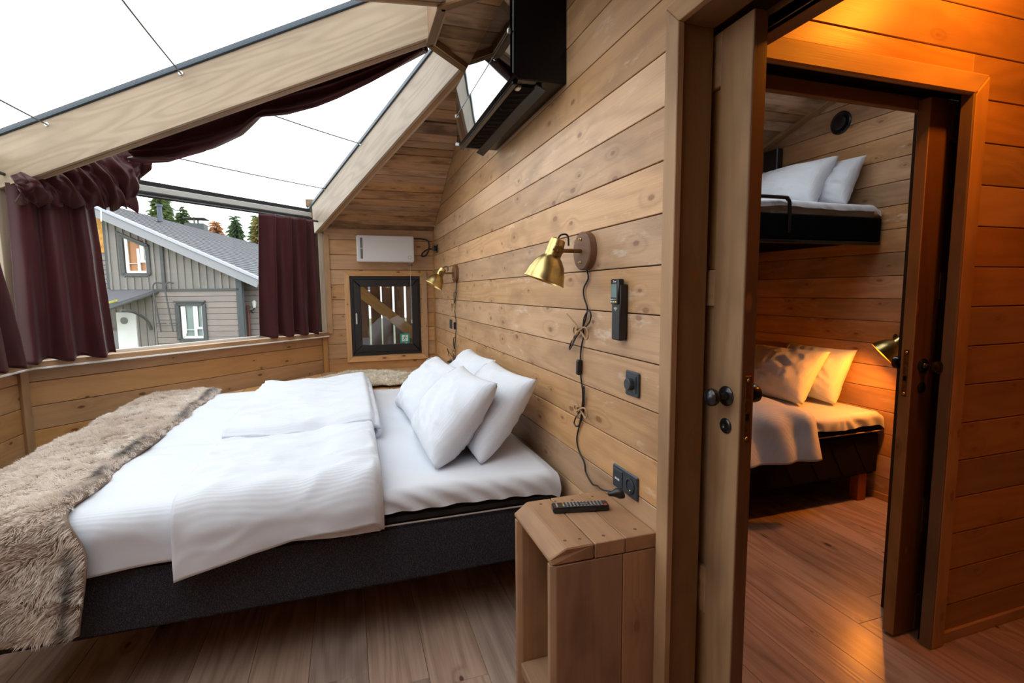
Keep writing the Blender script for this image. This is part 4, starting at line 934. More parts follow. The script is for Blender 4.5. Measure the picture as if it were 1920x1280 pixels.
MB().box((1.420, .012, 1.33), (1.470, .036, 1.412)).build('body', M_BLACK, cr, .004, True)
MB().box((1.428, .0355, 1.353), (1.463, .0368, 1.396)).build('display', plain('display_green', (.10, .17, .16), .25), cr)
for i, (x, c) in enumerate(((1.460, 't'), (1.446, 't'), (1.432, 'y'))): MB().box((x-.005, .036, 1.337), (x+.005, .0375, 1.341)).build('button', BTN[c], cr)
for x in (1.464, 1.457, 1.450, 1.437): MB().box((x-.0025, .036, 1.3455), (x+.0025, .0372, 1.348)).build('button_print', BTN['t'], cr)
LM = frame((1.4455, .0363, 1.404), (-1, 0, 0), Z3, (0, 1, 0))
g = MB()
for dx, dz in ((-.0045, -.0015), (.0, -.0015), (-.00225, .0022)): g.prism([(dx-.0022, dz), (dx, dz-.0018), (dx+.0022, dz), (dx, dz+.0018)], 0, .0005, LM)
g.prism([(.004, -.0025), (.012, -.0025), (.012, .001), (.004, .001)], 0, .0005, LM); g.build('emblem', BTN['t'], cr)
LM = frame((1.4455, .0302, 1.316), (-1, 0, 0), Z3, (0, 1, 0)); g = MB()
for a in range(7): x = -.012+a*.004; g.prism([(x-.0012, .006-abs(a-3)*.001), (x+.0014, .006-abs(a-3)*.001), (x+.0008, -.007+abs(a-3)*.003), (x-.0008, -.006+abs(a-3)*.003)], 0, .0005, LM)
g.build('emblem', BTN['t'], cr)
# ------------------------------------------------------------------ ventilation unit
vu = root('ventilation_unit', (XB, .483, 1.66), 'white rectangular ventilation unit above the small dark window', 'air unit')
rbox((XB-.10, .212, 1.666), (XB-.001, .755, 1.917), .008, 'housing', M_WPLAST, vu)
for z0, z1 in ((1.695, 1.79), (1.796, 1.893)):
    f = MB().box((XB-.103, .700, z0), (XB-.099, .722, z1)).build('air_slot', plain('slot_grey', (.16, .16, .18), .6), vu)
rect(.236, .275, 1.69, 1.73, XB-.1005, plain('badge_grey', (.62, .62, .63), .5), 'indicator_plate', vu)
rect(.25, .262, 1.704, 1.716, XB-.1015, plain('badge_light', (.85, .85, .8), .4), 'indicator_light', vu)
MB().tube([(XB-.09, .254, 1.667), (XB-.09, .254, 1.09)], .0016, 5).tube([(XB-.09, .254, 1.095), (XB-.09, .254, 1.06)], .006, 8).build('pull_cord', plain('cord_pale', (.5, .55, .5), .6), vu)
tag(MB().tube(curve_pts([(XB-.03, .211, 1.90), (XB-.02, .12, 1.90), (XB-.02, .06, 1.88), (XB-.02, .055, 1.80), (XB-.02, .085, 1.74), (XB-.02, .125, 1.73), (XB-.02, .115, 1.765), (XB-.02, .06, 1.80), (XB-.06, .03, 1.80), (XB-.17, .03, 1.795)], 8), .007, 8).build('power_cable', M_BLACK, smooth=True), 'black power cable looping from the ventilation unit to the corner socket', 'cable')
# ------------------------------------------------------------------ air conditioner
ac = root('air_conditioner', (2.37, 0, 2.18), 'glossy black wall air conditioner with a mirror front under the roof hub', 'air conditioner')
AX0, AX1, AY, AZ0, AZ1 = 1.898, 2.88, .232, 2.178, 2.50
M_MIR = plain('mirror_front', (.20, .215, .22), .03, metal=1)
MB().prism([(0, AZ0+.004), (AY-.03, AZ0), (AY-.008, AZ0+.02), (AY-.012, AZ1), (0, AZ1)], -(AX1-AX0)/2, (AX1-AX0)/2, frame(((AX0+AX1)/2, 0, 0), (0, 1, 0), Z3, (1, 0, 0))).build('housing', M_GLOSSB, ac, .004)
def acpan(z0, z1, nm, bulge):
    V = []; n = 25; m = 5
    P = np.zeros((m, n, 3))
    for i in range(m):
        for j in range(n):
            s, t_ = j/(n-1), i/(m-1); P[i, j] = (AX0+.001+(AX1-AX0-.002)*s, AY+bulge*math.sin(math.pi*s)*.6+bulge*math.sin(math.pi*t_)*.3, z0+(z1-z0)*t_)
    o = gridmesh(nm, P, M_MIR, ac, thick=0); return o
acpan(AZ0+.004, 2.349, 'front_flap', .002); acpan(2.351, AZ1-.002, 'front_panel', .002)
MB().box((AX0, AY-.012, 2.349), (AX1, AY+.0022, 2.352)).build('seam_strip', M_BLACK, ac)
for x, z in ((AX0+.006, 2.350), (AX1-.006, 2.350), (AX1-.006, AZ0+.02)): MB().box((x-.006, AY-.002, z-.008), (x+.006, AY+.009, z+.008)).build('clip', M_STEEL, ac, .001)
MB().box((AX0+.05, .085, AZ0-.006), (AX1-.05, AY-.04, AZ0+.003)).build('air_outlet', M_HOLE, ac)
vb = MB().box((AX0+.03, .100, AZ0-.026), (AX1-.02, .106, AZ0-.018)); 
board('outlet_vane', (AX0+.02, .10, AZ0-.012), (AX1+.01, .10, AZ0-.022), .045, .004, (0, .45, -1), M_BLACK, ac)
for i in range(14):
    x = AX0+.10+i*.058; board('air_fin', (x, .125, AZ0-.002), (x+.012, AY-.045, AZ0-.008), .018, .002, (1, 0, .2), M_BLKM, ac, .0004)
MB().box((AX0+.02, AY-.035, AZ0-.012), (AX1-.02, AY-.012, AZ0+.004)).build('lower_lip', M_GLOSSB, ac, .003)
MB().box((AX0+.045, AY-.06, AZ0-.014), (AX0+.075, AY-.04, AZ0)).build('sensor', M_STEEL, ac, .003)
# ------------------------------------------------------------------ curtains
def curtain(lab, T0, T1, B0, B1, n, folds, amp, seed, nm='curtain', group=None, hook=True, pw=1.):
    r = root(nm, (Vector(T0)+Vector(T1))/2, lab, 'curtain', group)
    T0, T1, B0, B1, n = (np.array(Vector(q)) for q in (T0, T1, B0, B1, n)); n = n/np.linalg.norm(n)
    U, V_ = np.meshgrid(np.linspace(0, 1, 150), np.linspace(0, 1, 50))
    rs = np.random.RandomState(seed); ph = rs.rand(4)*6
    uu = U+.018*vnoise(np.stack([U*2, V_*1.5, U*0], -1), 1, 2, seed)
    top = T0+(T1-T0)*uu[..., None]; bot = B0+(B1-B0)*uu[..., None]; P = top*(1-V_[..., None])+bot*V_[..., None]
    w_ = np.sin(2*math.pi*folds*uu+ph[0]+.7*np.sin(V_*2+ph[1]))+.45*np.sin(2*math.pi*folds*1.9*uu+ph[2])*(1-.5*V_)
    w_ = w_*(.55+.6*V_)+.25*vnoise(np.stack([U*6, V_*3, U*0], -1), 1, 3, seed)
    P = P+n*(amp*w_)[..., None]
    hem = np.exp(-((V_-.93)/.006)**2)*.002; P = P-n*hem[..., None]
    P[..., 2] += -.012*np.sin(2*math.pi*folds*uu+ph[0]+1)*V_
    gridmesh('fabric', P, M_CURT, r, thick=.003)
    return r
GC = 'maroon curtains in the window bays'
DN = Vector((-1, -1, 0)).normalized(); DT = Vector((-1, 1, 0)).normalized()
curtain('maroon curtain hanging at the right end of the diagonal window', (4.60, 1.52, 2.025), (4.99, 1.13, 2.035), (4.62, 1.56, 1.005), (5.015, 1.145, .998), DN, 3.6, .034, 2, group=GC)
curtain('long maroon curtain at the left end of the diagonal window', (3.51, 2.59, 1.99), (3.79, 2.31, 1.99), (3.50, 2.60, .998), (3.83, 2.27, .998), DN, 2.9, .036, 8, group=GC)
curtain('maroon curtain cut off at the edge of the photo, beyond the post', (2.55, 2.57, 2.0), (3.22, 2.57, 2.0), (2.55, 2.57, .99), (3.44, 2.57, .99), (0, -1, 0), 5, .028, 5, group=GC)
0 and curtain('maroon curtain in the near window bay', (.10, 1.28, 2.0), (.55, 1.73, 2.0), (.10, 1.28, .99), (.6, 1.78, .99), (1, -1, 0), 4, .03, 6, group=GC)
# swag along the far side of the wide rafter, and the gathered bundle at its foot
dA = Vector((CA.x-CX, CA.y)).normalized(); sA = Vector((dA.y, -dA.x))       # towards the far panel
low = [(2.20, 2.115), (2.12, 2.105), (1.95, 2.10), (1.73, 2.145), (1.55, 2.215), (1.42, 2.315), (1.27, 2.325), (1.10, 2.365), (.98, 2.405), (.80, 2.475), (.68, 2.53), (.50, 2.62)]
rr = np.array([q[0] for q in low])[::-1]; zz_ = np.array([q[1] for q in low])[::-1]
def swag(name, lab, K, sgn, lowr, lowz, r0, r1, off):
    d = Vector((K.x-CX, K.y)).normalized(); s = Vector((d.y, -d.x))*sgn
    o = root(name, (CX+d.x*1.2, d.y*1.2, 2.3), lab, 'curtain')
    U, V_ = np.meshgrid(np.linspace(0, 1, 120), np.linspace(0, 1, 40))
    R_ = r1+(r0-r1)*U; zt = 1.95+(2.9-R_)*.274+.075; zl = np.interp(R_, lowr, lowz)
    zl = np.minimum(zl, zt-.03); Z = zt*(1-V_)+zl*V_
    dep = zt-zl
    B_ = off+.10*np.sin(V_*math.pi)*np.clip(dep/.2, .3, 1.2)+.03*V_
    B_ = B_+.020*np.sin(V_*16+R_*5+1.5*vnoise(np.stack([R_*3, V_*2, V_*0], -1), 1, 2, 3))*np.clip(dep/.15, .3, 1)
    X = CX+d.x*R_+s.x*B_; Y = d.y*R_+s.y*B_
    P1 = np.stack([X, Y, Z], -1)
    gridmesh('fabric', P1, M_CURT, o, thick=.003)
    V2 = V_; B2 = (off+.03+.02*np.sin(R_*6))*(1-V2*0)+.07*V2*(1-V2); Z2 = zl*(1-V2)+zt*V2   # back face of the bag of cloth
    B2 = B_[-1:, :]*(1-V2)+(off+.12)*V2+.05*np.sin(V2*math.pi)
    P2 = np.stack([CX+d.x*R_+s.x*B2, d.y*R_+s.y*B2, Z2], -1); gridmesh('fabric_back', P2, M_CURT, o, thick=.003)
    return o
swag('curtain_swag', 'maroon cloth swag slung along the wide rafter over the bed', CA, 1, rr, zz_, .5, 2.2, .05)
swag('curtain_swag', 'maroon cloth swag at the top edge of the photo, under the next rafter', CC, -1, np.array([.5, .8, 1.1, 1.4, 1.8, 2.3]), np.array([2.62, 2.52, 2.40, 2.42, 2.30, 2.14]), .5, 2.3, .05)
bd = root('curtain_bundle', (3.75, 2.33, 2.0), 'gathered bunch of maroon cloth tied up at the foot of the rafter', 'curtain')
U, V_ = np.meshgrid(np.linspace(0, 1, 160), np.linspace(0, 1, 60))
sx_ = U*.66; tz = np.interp(sx_, [0, .15, .35, .55, .66], [2.02, 2.10, 2.20, 2.29, 2.29]); bz = np.interp(sx_, [0, .12, .3, .42, .50, .54, .60, .66], [1.875, 1.885, 1.90, 1.905, 1.925, 1.95, 2.09, 2.15])
skew = .10*(V_-.5)
Xs = sx_+skew*np.sin(U*math.pi); Z = tz*(1-V_)+bz*V_+.012*np.sin(U*60+V_*3)*V_
D_ = .07+.07*np.sin(V_*math.pi)+.026*np.sin(U*38-V_*7+2.5*vnoise(np.stack([U*5, V_*3, U*0], -1), 1, 2, 1))+.012*np.sin(U*90-V_*9+3*vnoise(np.stack([U*9, V_*5, U*0], -1), 1, 2, 2))
base = np.array([3.53, 2.60]); tdir = np.array([.7071, -.7071]); nd_ = np.array([-.7071, -.7071])
P = np.stack([base[0]+tdir[0]*Xs+nd_[0]*D_, base[1]+tdir[1]*Xs+nd_[1]*D_, Z], -1); gridmesh('gathered_fabric', P, M_CURT, bd, thick=.004)
tabp = []
for i in range(12):
    v = i/11; row = []
    for j in range(12):
        u = j/11; s_ = .50+.15*u-.06*v+.015*math.sin(v*8); z = (2.27-.12*0)*(1-v)+(1.895+.08*(1-u))*v; row.append((base[0]+tdir[0]*s_+nd_[0]*(.06+.02*math.sin(v*6+u*3)), base[1]+tdir[1]*s_+nd_[1]*(.06+.02*math.sin(v*6+u*3)), z))
    tabp.append(row)
gridmesh('loose_hem', np.array(tabp), M_CURT, bd, thick=.004)
# ------------------------------------------------------------------ bunk room
lb = root('single_bed', (2.8, -1.4, 0), 'lower bed in the next room with a dark quilted base and orange lit sheet', 'bed')
LX0, LX1, LY0 = 2.27, 3.34, -2.385
M_QUILT = plain('dark_quilted_fabric', (.016, .010, .009), .9, spec=.1)
rbox((LX0+.01, LY0, .17), (LX1, -.45, .455), .02, 'bed_base', M_QUILT, lb)
m = MB()
for i in range(9):
    y = LY0+.1+i*.2; m.tube([(LX0+.009, y, .18), (LX0+.009, y+.16, .45)], .002, 5)
m.build('quilt_stitch', M_QUILT, lb)
rbox((LX0, LY0, .458), (LX1, -.45, .495), .012, 'gap_layer', M_QUILT, lb)
MB().tube([(LX0-.002, LY0, .462), (LX0-.002, -.45, .462)], .0045, 6).build('piping', plain('tan_piping', (.5, .32, .16), .7), lb)
M_LEG = wood('leg_wood', (.42, .13, .05), (.28, .07, .025), knots=0, ring=.2)
for x in (LX0+.05, LX1-.08):
    for y in (LY0+.12, -.55): MB().box((x-.03, y-.035, 0), (x+.03, y+.035, .18)).build('leg', M_LEG, lb, .003)
def sheet(par, x0, x1, y0, y1, zt, hang, seed, nm='fitted_sheet'):
    ny, nx = 130, 90
    t = np.linspace(hang, -(x1-x0), nx)[None, :].repeat(ny, 0); y = np.linspace(y0, y1, ny)[:, None].repeat(nx, 1)
    x, z = drape(t, x0-.012, zt, .04); sd = smoothstep((t+.03)/.1)
    x = x-.0045*np.sin(y*48+t*40+9*vnoise(np.stack([y*6, t*4, y], -1), 1, 2, seed))*sd-.01*sd*vnoise(np.stack([y*5, t*5, y], -1), 1, 2, seed+1)
    z = z+.006*vnoise(np.stack([y*4, t*4, y*0], -1), 1, 3, seed)-.025*smoothstep((.05-(y-y0))/.05)+.02*sd*vnoise(np.stack([y*4, y*0, y*0], -1), 1, 2, seed+4)
    return gridmesh(nm, np.stack([x, y, z], -1), M_WHITE, par)
sheet(lb, LX0, LX1, LY0, -.45, .585, .11, 3)
pillow('rear pillow on the lower bed, glowing orange by the lamp', (2.74, -2.20, .60), (-1, 0, 0), (0, -.35, .72), .56, .40, .19, 11, 'pillows in the bunk room')
pillow('front pillow on the lower bed, partly in shade', (2.84, -1.98, .60), (-1, -.05, 0), (.05, -.52, .72), .62, .42, .21, 12, 'pillows in the bunk room')
0 and pillow('pillow lying flat at the dark far side of the lower bed', (3.05, -1.95, .62), (-1, -.3, 0), (.1, -.8, .5), .5, .42, .15, 13, 'pillows in the bunk room')
# duvet on the lower bed
dv = root('duvet', (2.7, -1.2, .6), 'striped duvet on the lower bed hanging over its dark side', 'duvet')
ny, nx = 110, 110; V_, U = np.meshgrid(np.linspace(0, 1, ny), np.linspace(0, 1, nx), indexing='ij')
W2 = LX1-LX0; yy = -1.755+V_*1.3; hang = .36-.05*V_
t = U*(W2+hang)-W2; x, z = drape(t, LX0-.035, .665, .10); sd = smoothstep((t+.02)/.15)
yy = yy-.07*sd*smoothstep(1-V_*3)+.02*np.sin(U*9)-.03*np.sin(np.pi*U)+.04
x = x-.05*smoothstep((t-.1)/.3)-.014*np.sin(yy*26+t*7+2*vnoise(np.stack([yy*3, t*3, yy*0], -1), 1, 2, 5))*sd
z = z+.02*vnoise(np.stack([yy*4, t*4, yy*0], -1), 1, 3, 9)*(1-sd)-.05*(1-smoothstep(V_/.06))*(1-sd)
gridmesh('cover', np.stack([x, yy, z], -1), M_STRIPE, dv, thick=.018)
# upper bunk
ub = root('upper_bunk', (2.8, -1.4, 1.7), 'upper bunk with a black frame and white mattress above the lower bed', 'bunk')
UX0 = 2.36
MB().box((UX0, LY0, 1.665), (XK-.005, -.45, 1.81)).build('bunk_frame', plain('black_bunk_fabric', (.004, .0035, .004), .9, spec=.05), ub, .006)
board('frame_rail', (UX0-.001, LY0, 1.652), (UX0-.001, -.45, 1.652), .02, .03, (-1, 0, 0), M_BLACK, ub)
sheet(ub, UX0+.01, XK-.01, LY0+.01, -.45, 1.895, .07, 8)
MB().box((UX0+.03, LY0+.02, 1.81), (XK-.02, -.46, 1.875)).build('mattress', M_WHITE, ub, .01)
MB().tube(curve_pts([(UX0-.008, -1.625, 1.70), (UX0-.008, -1.625, 1.86), (UX0-.008, -1.605, 1.893), (UX0-.008, -1.57, 1.90), (UX0-.008, -1.2, 1.90), (UX0-.008, -.9, 1.90), (UX0-.008, -.87, 1.86), (UX0-.008, -.87, 1.70)], 6), .0105, 10).build('guard_rail', M_BLACK, ub, smooth=True)
pillow('rear pillow on the upper bunk against the wall', (2.72, -2.20, 1.90), (-1, 0, 0), (0, -.34, .72), .52, .355, .18, 21, 'pillows on the upper bunk')
pillow('front pillow on the upper bunk, the larger looking one', (2.86, -2.00, 1.90), (-1, -.10, 0), (.06, -.45, .66), .62, .41, .22, 22, 'pillows on the upper bunk')
cup_lamp('wall_lamp', 'brass cup lamp lighting the lower bed in the next room', 2.12, 1.055, .75, .62, wall_y=YK, blb=False)
vt = root('air_valve', (2.694, YK, 2.495), 'round black air valve on the wall above the upper bunk', 'vent')
M = frame((2.694, YK, 2.495), (1, 0, 0), (0, 0, -1), (0, 1, 0))
MB().lathe([(0, 0), (.076, 0), (.076, .006), (.068, .012), (.060, .008), (0, .008)], 32, M).build('valve_ring', M_BLACK, vt, smooth=True)
MB().lathe([(0, .008), (.050, .010), (.048, .022), (.040, .026), (0, .026)], 32, M).build('valve_disc', M_BLACK, vt, smooth=True)
sp = root('wall_box', (3.24, -2.37, 2.3), 'black box fixed in the corner behind the upper bunk pillows', 'box')
MB().box((3.17, YK+.001, 2.27), (3.31, YK+.06, 2.45)).build('housing', M_BLACK, sp, .006)
MB().box((3.29, YK+.059, 2.285), (3.30, YK+.063, 2.295)).build('status_light', BTN['t'], sp)
# ------------------------------------------------------------------ outside
HC = Vector((0, .8514, 1.3794)); HF = Vector((.951, -.308, 0)); HR = Vector((-.308, -.951, 0)); HD = (HF*.988-HR*.155).normalized()
def HP(u, z, d=0., D=11.): p = HC+HF*D+HR*u+HD*d; p.z = z; return p
struct('ground', MB().box((-40, -40, -1.75), (60, 60, -1.7)), plain('outside_ground', (.16, .17, .09), .95, noise_amt=.35, nscale=1.2))
hs = root('neighbour_house', HP(-7, -1.7), 'grey timber house with a dark ribbed roof seen through the diagonal window', 'house')
G1 = wood('grey_cladding', (.235, .225, .215), (.17, .16, .155), knots=0, ring=.15, var=.06, stain=.1, rough=.85, bump=.1)
G2 = wood('pinkish_siding', (.27, .235, .225), (.21, .185, .175), knots=0, ring=.15, var=.05, stain=.1, rough=.85, bump=.1)
GD = plain('dark_grey_trim', (.06, .072, .08), .7); GW = plain('white_frame', (.75, .76, .76), .5)
HN = -HF; SLP = .483; RZ = lambda u: 3.33-SLP*(u+8.98)
wl = MB().prism([(-10.5, -1.7), (-5.93, -1.7), (-5.93, RZ(-5.93)-.05), (-8.98, RZ(-8.98)-.05), (-10.5, RZ(-8.98)-.8)], -.2, -.03, frame(HP(0, 0), HR, Z3, HN)).build('gable_wall', plain('house_backing', (.2, .2, .2), .9), hs)
WIN = [(-8.40, -7.84, 1.77, 2.52), (-7.29, -6.71, .34, 1.17)]
# vertical battened boards above, horizontal siding below (sub-parts of the wall)
planks(wl, HP(0, 0), Z3, -HR, HN, [(1.47, 5.94), (RZ(-5.94)-.02, 5.94), (RZ(-8.72)-.02, 8.72), (1.47, 8.72)], 0, .158, G1, th=.025, gap=.012, ch=.006, name='board', holes=[(1.77, 2.52, 7.84, 8.40)])
m = MB(); 
for i in range(18):
    u = -5.99-i*.158
    if -8.45 < u < -7.8: zs = [(1.47, 1.73), (2.60-.45*(u+8.41), RZ(u)-.05)]
    else: zs = [(1.47, RZ(u)-.05)]
    for a, b in zs:
        if b > a: MB().box((a, -.022, 0), (b, .022, .028)).build('batten', G1, wl, M=frame(HP(u+.0, 0), Z3, -HR, HN))
planks(wl, HP(0, 0), HR, Z3, HN, [(-7.78, -1.7), (-5.94, -1.7), (-5.94, 1.44), (-7.78, 1.44)], 1.44-.128*30, .128, G2, th=.025, gap=.007, ch=.006, name='board', holes=[(-7.29, -6.71, .34, 1.17)])
planks(wl, HP(0, 0), Z3, -HR, HN, [(-1.7, 7.79), (1.44, 7.79), (1.44, 8.9), (-1.7, 8.9)], 0, .16, G1, th=.025, gap=.014, ch=.006, name='board')
planks(wl, HP(0, 0), HR, Z3, HN, [(-10.4, -1.7), (-8.74, -1.7), (-8.74, 2.2), (-10.4, 2.2)], 0, .10, G1, th=.025, gap=.01, ch=.006, name='board')
board('yellow_gable_panel', HP(-10.4, 2.72), HP(-8.76, 2.72), .9, .04, HN, plain('yellow_ochre_wood', (.55, .26, .04), .7, noise_amt=.3, nscale=8), hs)
board('corner_board', HP(-8.72, 1.5)-HF*.02, HP(-8.72, 3.1)-HF*.02, .10, .05, HN, GD, hs)
board('corner_board', HP(-5.92, -1.7)-HF*.03, HP(-5.92, 1.80)-HF*.03, .13, .07, HN, GD, hs)
board('belt_board', HP(-7.78, 1.455)-HF*.03, HP(-5.92, 1.455)-HF*.03, .05, .05, HN, GD, hs)
board('downpipe', HP(-7.53, 1.45)-HF*.05, HP(-7.53, 2.50)-HF*.05, .07, .05, HN, GD, hs)
# roof: slab running back from the gable, ribs along the ridge direction
ru = [(-8.98, 0), (-4.6, 0)]
T0, T1 = HP(-9.3, RZ(-9.3)), HP(-5.47, RZ(-5.47)); xd = (T1-T0).normalized(); nrm = xd.cross(HD).normalized(); nrm = nrm if nrm.z > 0 else -nrm
MR = frame(T0, xd, HD, nrm)
roofm = plain('roof_felt', (.10, .105, .122), .85, noise_amt=.12, nscale=30)
Lr_ = (T1-T0).length
rf = MB().box((.12, -.35, -.12), (Lr_, 14, 0)).build('roof', roofm, hs, M=MR)
for i in range(27): MB().box((.16+i*.155, -.34, 0), (.172+i*.155, 14, .012)).build('roof_rib', roofm, rf, M=MR)
MB().box((.10, -.40, -.20), (Lr_+.03, -.35, -.03)).build('fascia', plain('fascia_grey', (.27, .28, .31), .6), hs, .004, M=MR)
MB().box((.10, -.43, -.03), (Lr_+.04, -.33, .03)).build('rake_flashing', plain('flashing_light', (.40, .42, .50), .4), hs, .004, M=MR)
MB().box((Lr_-.01, -.40, -.12), (Lr_+.10, 14, -.02)).build('gutter', plain('gutter_blue_grey', (.25, .27, .36), .4), hs, .01, M=MR)
def hwin(u0, u1, z0, z1, zt1, glass, nm='window'):
    w_ = board(nm, HP(u0-.02, (z0+z1)/2)+HF*.03, HP(u1+.02, (z0+z1)/2)+HF*.03, (z1-z0), .03, HN, glass, hs)
    o = lambda p: p-HF*.04
    for a, b, w2 in (((u0, z0), (u1, z0), .07), ((u0, z1), (u1, zt1), .07), ((u0, z0), (u0, z1), .09), ((u1, z0), (u1, zt1), .08)):
        board('casing', o(HP(*a)), o(HP(*b)), w2, .05, HN, GD, w_)
    o = lambda p: p-HF*.01
    zl = z0+.06; c = u0+(u1-u0)*.62; zm = z0+(z1-z0)*.33
    for a, b, w2 in (((u0+.10, z0+.05), (u0+.10, z1-.05), .07), ((c, z0+.05), (c, zt1-.05), .06), ((u1-.05, z0+.05), (u1-.05, zt1-.05), .035), ((u0+.08, z0+.06), (u1-.04, z0+.06), .05), ((c, zm), (u1-.04, zm), .05), ((u0+.1, z0+.28*(z1-z0)), (c, z0+.28*(z1-z0)), .012)):
        board('muntin', o(HP(*a)), o(HP(*b)), w2, .03, HN, GW, w_)
    return w_
wa = hwin(-8.40, -7.84, 1.79, 2.65, 2.40, plain('pane_amber_reflection', (.38, .15, .045), .25))  # orange of this pane is a reflection put into its base colour
board('window_hood', HP(-8.46, 2.70)-HF*.08, HP(-7.80, 2.41)-HF*.08, .035, .10, HN, GD, wa)
board('curtain_strip', HP(-7.97, 2.05)-HF*.005, HP(-7.97, 2.45)-HF*.005, .09, .01, HN, GW, wa)
wb_ = hwin(-7.29, -6.71, .36, 1.15, 1.15, plain('pane_grey_green', (.20, .27, .27), .12))
board('window_hood', HP(-7.34, 1.20)-HF*.07, HP(-6.67, 1.20)-HF*.07, .035, .10, HN, GD, wb_)
board('curtain_strip', HP(-7.17, .5)-HF*.0, HP(-7.17, 1.1)-HF*.0, .08, .01, HN, GW, wb_); board('curtain_strip', HP(-6.90, .62)-HF*.0, HP(-6.90, 1.1)-HF*.0, .07, .01, HN, GW, wb_)
# entrance canopy, brackets, door, ladder
cn = MB().add([HP(-8.95, 1.47), HP(-7.72, 1.47), HP(-8.17, 1.10)-HF*1.0, HP(-8.95, 1.10)-HF*1.0]+[HP(-8.95, 1.42), HP(-7.72, 1.42), HP(-8.17, 1.04)-HF*1.0, HP(-8.95, 1.04)-HF*1.0], [(0, 1, 2, 3), (7, 6, 5, 4), (0, 4, 5, 1), (1, 5, 6, 2), (2, 6, 7, 3), (3, 7, 4, 0)]).build('canopy_roof', roofm, hs)
MB().tube([HP(-8.95, 1.03)-HF*1.03, HP(-8.17, 1.03)-HF*1.03, HP(-7.70, 1.42)], .035, 8).build('canopy_gutter', GD, cn, smooth=True)
ms = plain('moss_yellow', (.35, .33, .05), .95, noise_amt=.5, nscale=30)
MB().tube([HP(-8.9, 1.12)-HF*.93, HP(-8.5, 1.13)-HF*.93, HP(-8.2, 1.17)-HF*.90, HP(-8.05, 1.25)-HF*.7], .022, 5).build('moss', ms, cn)
for u in (-8.75, -7.88):
    MB().tube(curve_pts([HP(u, .60)-HF*.04, HP(u, .82)-HF*.16, HP(u, 1.0)-HF*.5, HP(u, 1.05)-HF*.85], 5), .032, 6).build('canopy_bracket', GD, hs)
board('porch_post', HP(-8.20, -1.7)-HF*.9, HP(-8.20, 1.06)-HF*.9, .07, .07, HN, GD, hs)
hd = board('entrance_door', HP(-8.42, -.9)-HF*.03, HP(-8.42, .98)-HF*.03, .42, .04, HN, GW, hs)
MB().lathe([(0, 0), (.075, 0), (.075, .02), (0, .02)], 20, frame(HP(-8.46, .80)-HF*.03, HR, Z3, HN)).build('porthole', plain('porthole_glass', (.12, .14, .14), .2), hd)
for u, tz in ((-7.70, 1.60), (-7.44, 1.60)):
    MB().tube(curve_pts([HP(u+.16, tz)-HF*.10, HP(u+.05, tz+.01)-HF*.12, HP(u, tz-.12)-HF*.14, HP(u+.05, 1.0)-HF*.14, HP(u+.10, .55)-HF*.14], 6), .016, 6).build('ladder_rail', GD, hs)
    MB().tube([HP(u+.04, .74)-HF*.14, HP(u+.22, .74)-HF*.14], .012, 6).build('ladder_bracket', GD, hs)
# wing set back on the right with a lamp and a brown pipe
ww = MB().box((-6.4, -1.7, -.06), (-3.8, 1.75, -.03)).build('wing_wall', plain('wing_backing', (.2, .2, .2), .9), hs, M=frame(HP(0, 0)+HF*.4, HR, Z3, HN))
planks(ww, HP(0, 0)+HF*.4, HR, Z3, HN, [(-6.4, -1.7), (-3.8, -1.7), (-3.8, 1.75), (-6.4, 1.75)], 1.44-.128*30, .128, G2, th=.025, gap=.007, ch=.006, name='board')
tag(MB().tube([HP(-5.92, 1.10)+HF*.3, HP(-5.92, -1.6)+HF*.3], .035, 8).build('brown_post', plain('brown_red', (.12, .04, .03), .6), smooth=True), 'thin brown post against the wall of the neighbouring house', 'post')
wlp = root('outdoor_lamp', HP(-5.72, 1.1)+HF*.3, 'small lantern on the wall of the neighbouring house', 'lamp')
MB().tube([HP(-5.84, .93)+HF*.36, HP(-5.84, .98)+HF*.25, HP(-5.74, 1.0)+HF*.2, HP(-5.72, 1.05)+HF*.2], .014, 6).build('bracket', M_BLACK, wlp)
MB().lathe([(0, 0), (.03, .0), (.045, .12), (.05, .125), (0, .17)], 8, Matrix.Translation(HP(-5.72, 1.05)+HF*.2)).build('lantern', plain('lantern_glass', (.5, .5, .5), .3), wlp)
def pipe(nm, lab, cat, u, z0, z1, r, d, mat):
    p = HP(u, z0, d); o = MB().lathe([(0, 0), (r*1.3, 0), (r*1.1, .08), (r, .1), (r, z1-z0-.05), (r*1.35, z1-z0-.05), (r*1.35, z1-z0), (0, z1-z0)], 12, Matrix.Translation(p)).build(nm, mat, smooth=True); return tag(o, lab, cat)
pipe('vent_pipe', 'dark blue grey vent pipe on the ridge of the neighbouring roof', 'pipe', -8.81+.3, 3.18, 3.60, .055, 1.9, plain('pipe_blue', (.06, .08, .12), .5))
ch = root('chimney_cap', HP(-10.1, 3.62, 7.4), 'low dark chimney with a cap on the far end of the roof', 'chimney')
MB().box((-.3, -.3, -.3), (.3, .3, .22)).build('stack', GD, ch, .02, M=Matrix.Translation(HP(-10.1, 3.62, 7.4)))
MB().box((-.35, -.35, .38), (.35, .35, .41)).build('cap', GD, ch, .02, M=Matrix.Translation(HP(-10.1, 3.62, 7.4)))
for sx_ in (-.25, .25): MB().box((sx_-.02, -.02, .18), (sx_+.02, .02, .43)).build('cap_support', GD, ch, M=Matrix.Translation(HP(-10.1, 3.62, 7.4)))
tag(MB().tube([HP(-8.39, 2.86)-HF*.5, HP(-8.37, 3.22)-HF*.5], .012, 6).build('white_rod', GW), 'thin white rod in front of the roof edge, behind the cloth bundle', 'rod')
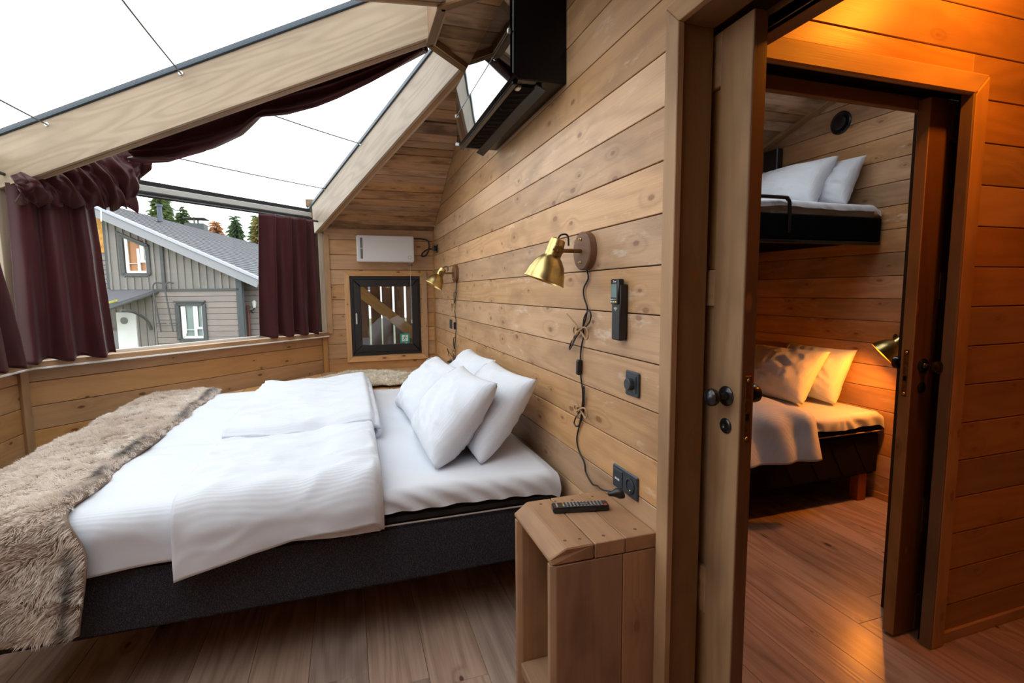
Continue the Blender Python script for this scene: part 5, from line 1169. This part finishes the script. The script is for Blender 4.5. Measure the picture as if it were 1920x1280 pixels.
# trees beyond the roof
def fir(lab, u, zb_, h, D, rad, c, seed, nm='fir_tree'):
    rs = np.random.RandomState(seed); p = HC+HF*D+HR*u; p.z = 0
    r = root(nm, (p.x, p.y, -1.7), lab, 'tree', 'trees beyond the neighbouring house')
    MB().tube([(p.x, p.y, -1.7), (p.x, p.y, zb_+h*.9)], [.16, .02], 6).build('trunk', plain('bark', (.12, .08, .06), .9), r)
    n = 2600; t = 1-np.sqrt(rs.rand(n)); z = zb_-1.5+(h+1.5)*t; R_ = rad*(1.0-t)*(.7+.3*np.sin(t*70)); a = rs.rand(n)*6.283; q = R_*np.sqrt(rs.rand(n))
    P = np.stack([p.x+q*np.cos(a), p.y+q*np.sin(a), z-q*.25], -1); D_ = np.stack([np.cos(a), np.sin(a), rs.randn(n)*.25-.15], -1)
    D_ /= np.linalg.norm(D_, axis=1)[:, None]; col_ = np.array(c)[None]*(.6+.7*rs.rand(n, 1))
    blades('foliage', P, D_, .32*(.6+rs.rand(n)*.7), .05, col_*.6, col_, r, M_FUR)
fir('green fir behind the blue vent pipe', -17.1, 4.4, 1.9, 25, 1.5, (.13, .19, .07), 1)
fir('tall thin fir beside the cloth bundle', -17.6, 5.0, 2.0, 26, .7, (.16, .22, .12), 2)
fir('small fir just right of the vent pipe', -16.3, 4.2, 1.5, 25.5, .8, (.11, .18, .08), 3)
fir('small fir left of the chimney cap', -13.45, 3.9, 1.25, 25, .5, (.11, .18, .09), 4)
fir('broad green fir right of the chimney cap', -12.9, 3.7, 1.6, 26, .75, (.14, .22, .10), 5)
fir('yellowish fir beside the right curtain', -12.3, 3.5, 1.7, 25, .6, (.26, .22, .08), 6)
fir('orange autumn crown left of the chimney cap', -14.4, 3.9, 1.0, 25, .5, (.55, .28, .14), 7, 'autumn_tree')
# slatted screen and brace behind the small window
scn = root('slat_screen', (6.05, .5, -1.7), 'dark vertical slat screen with narrow gaps behind the small window', 'fence')
M_OLD = wood('weathered_slats', (.16, .085, .05), (.06, .03, .018), knots=.5, rough=.8, ring=.3, var=.25)
for i in range(-3, 9): board('slat', (6.05, -.26+i*.135+.0, -1.7), (6.05, -.26+i*.135, 2.0), .112, .022, (-1, 0, 0), M_OLD, scn)
for i in (5,): board('batten', (6.0, -.26+i*.135+.02, -1.7), (6.0, -.26+i*.135+.02, 2.0), .09, .04, (-1, 0, 0), M_OLD, scn)
br_ = board('diagonal_brace', (5.99, 1.006, 1.63), (5.99, .09, .838), .12, .10, (-1, 0, 0), wood('brace_wood', (.34, .19, .07), (.18, .09, .035), knots=.4)); tag(br_, 'heavy diagonal timber brace behind the small window', 'beam')
struct('roof_overhang', MB().box((5.26, -1.5, 2.2), (6.3, 1.2, 2.26)), M_RUST)
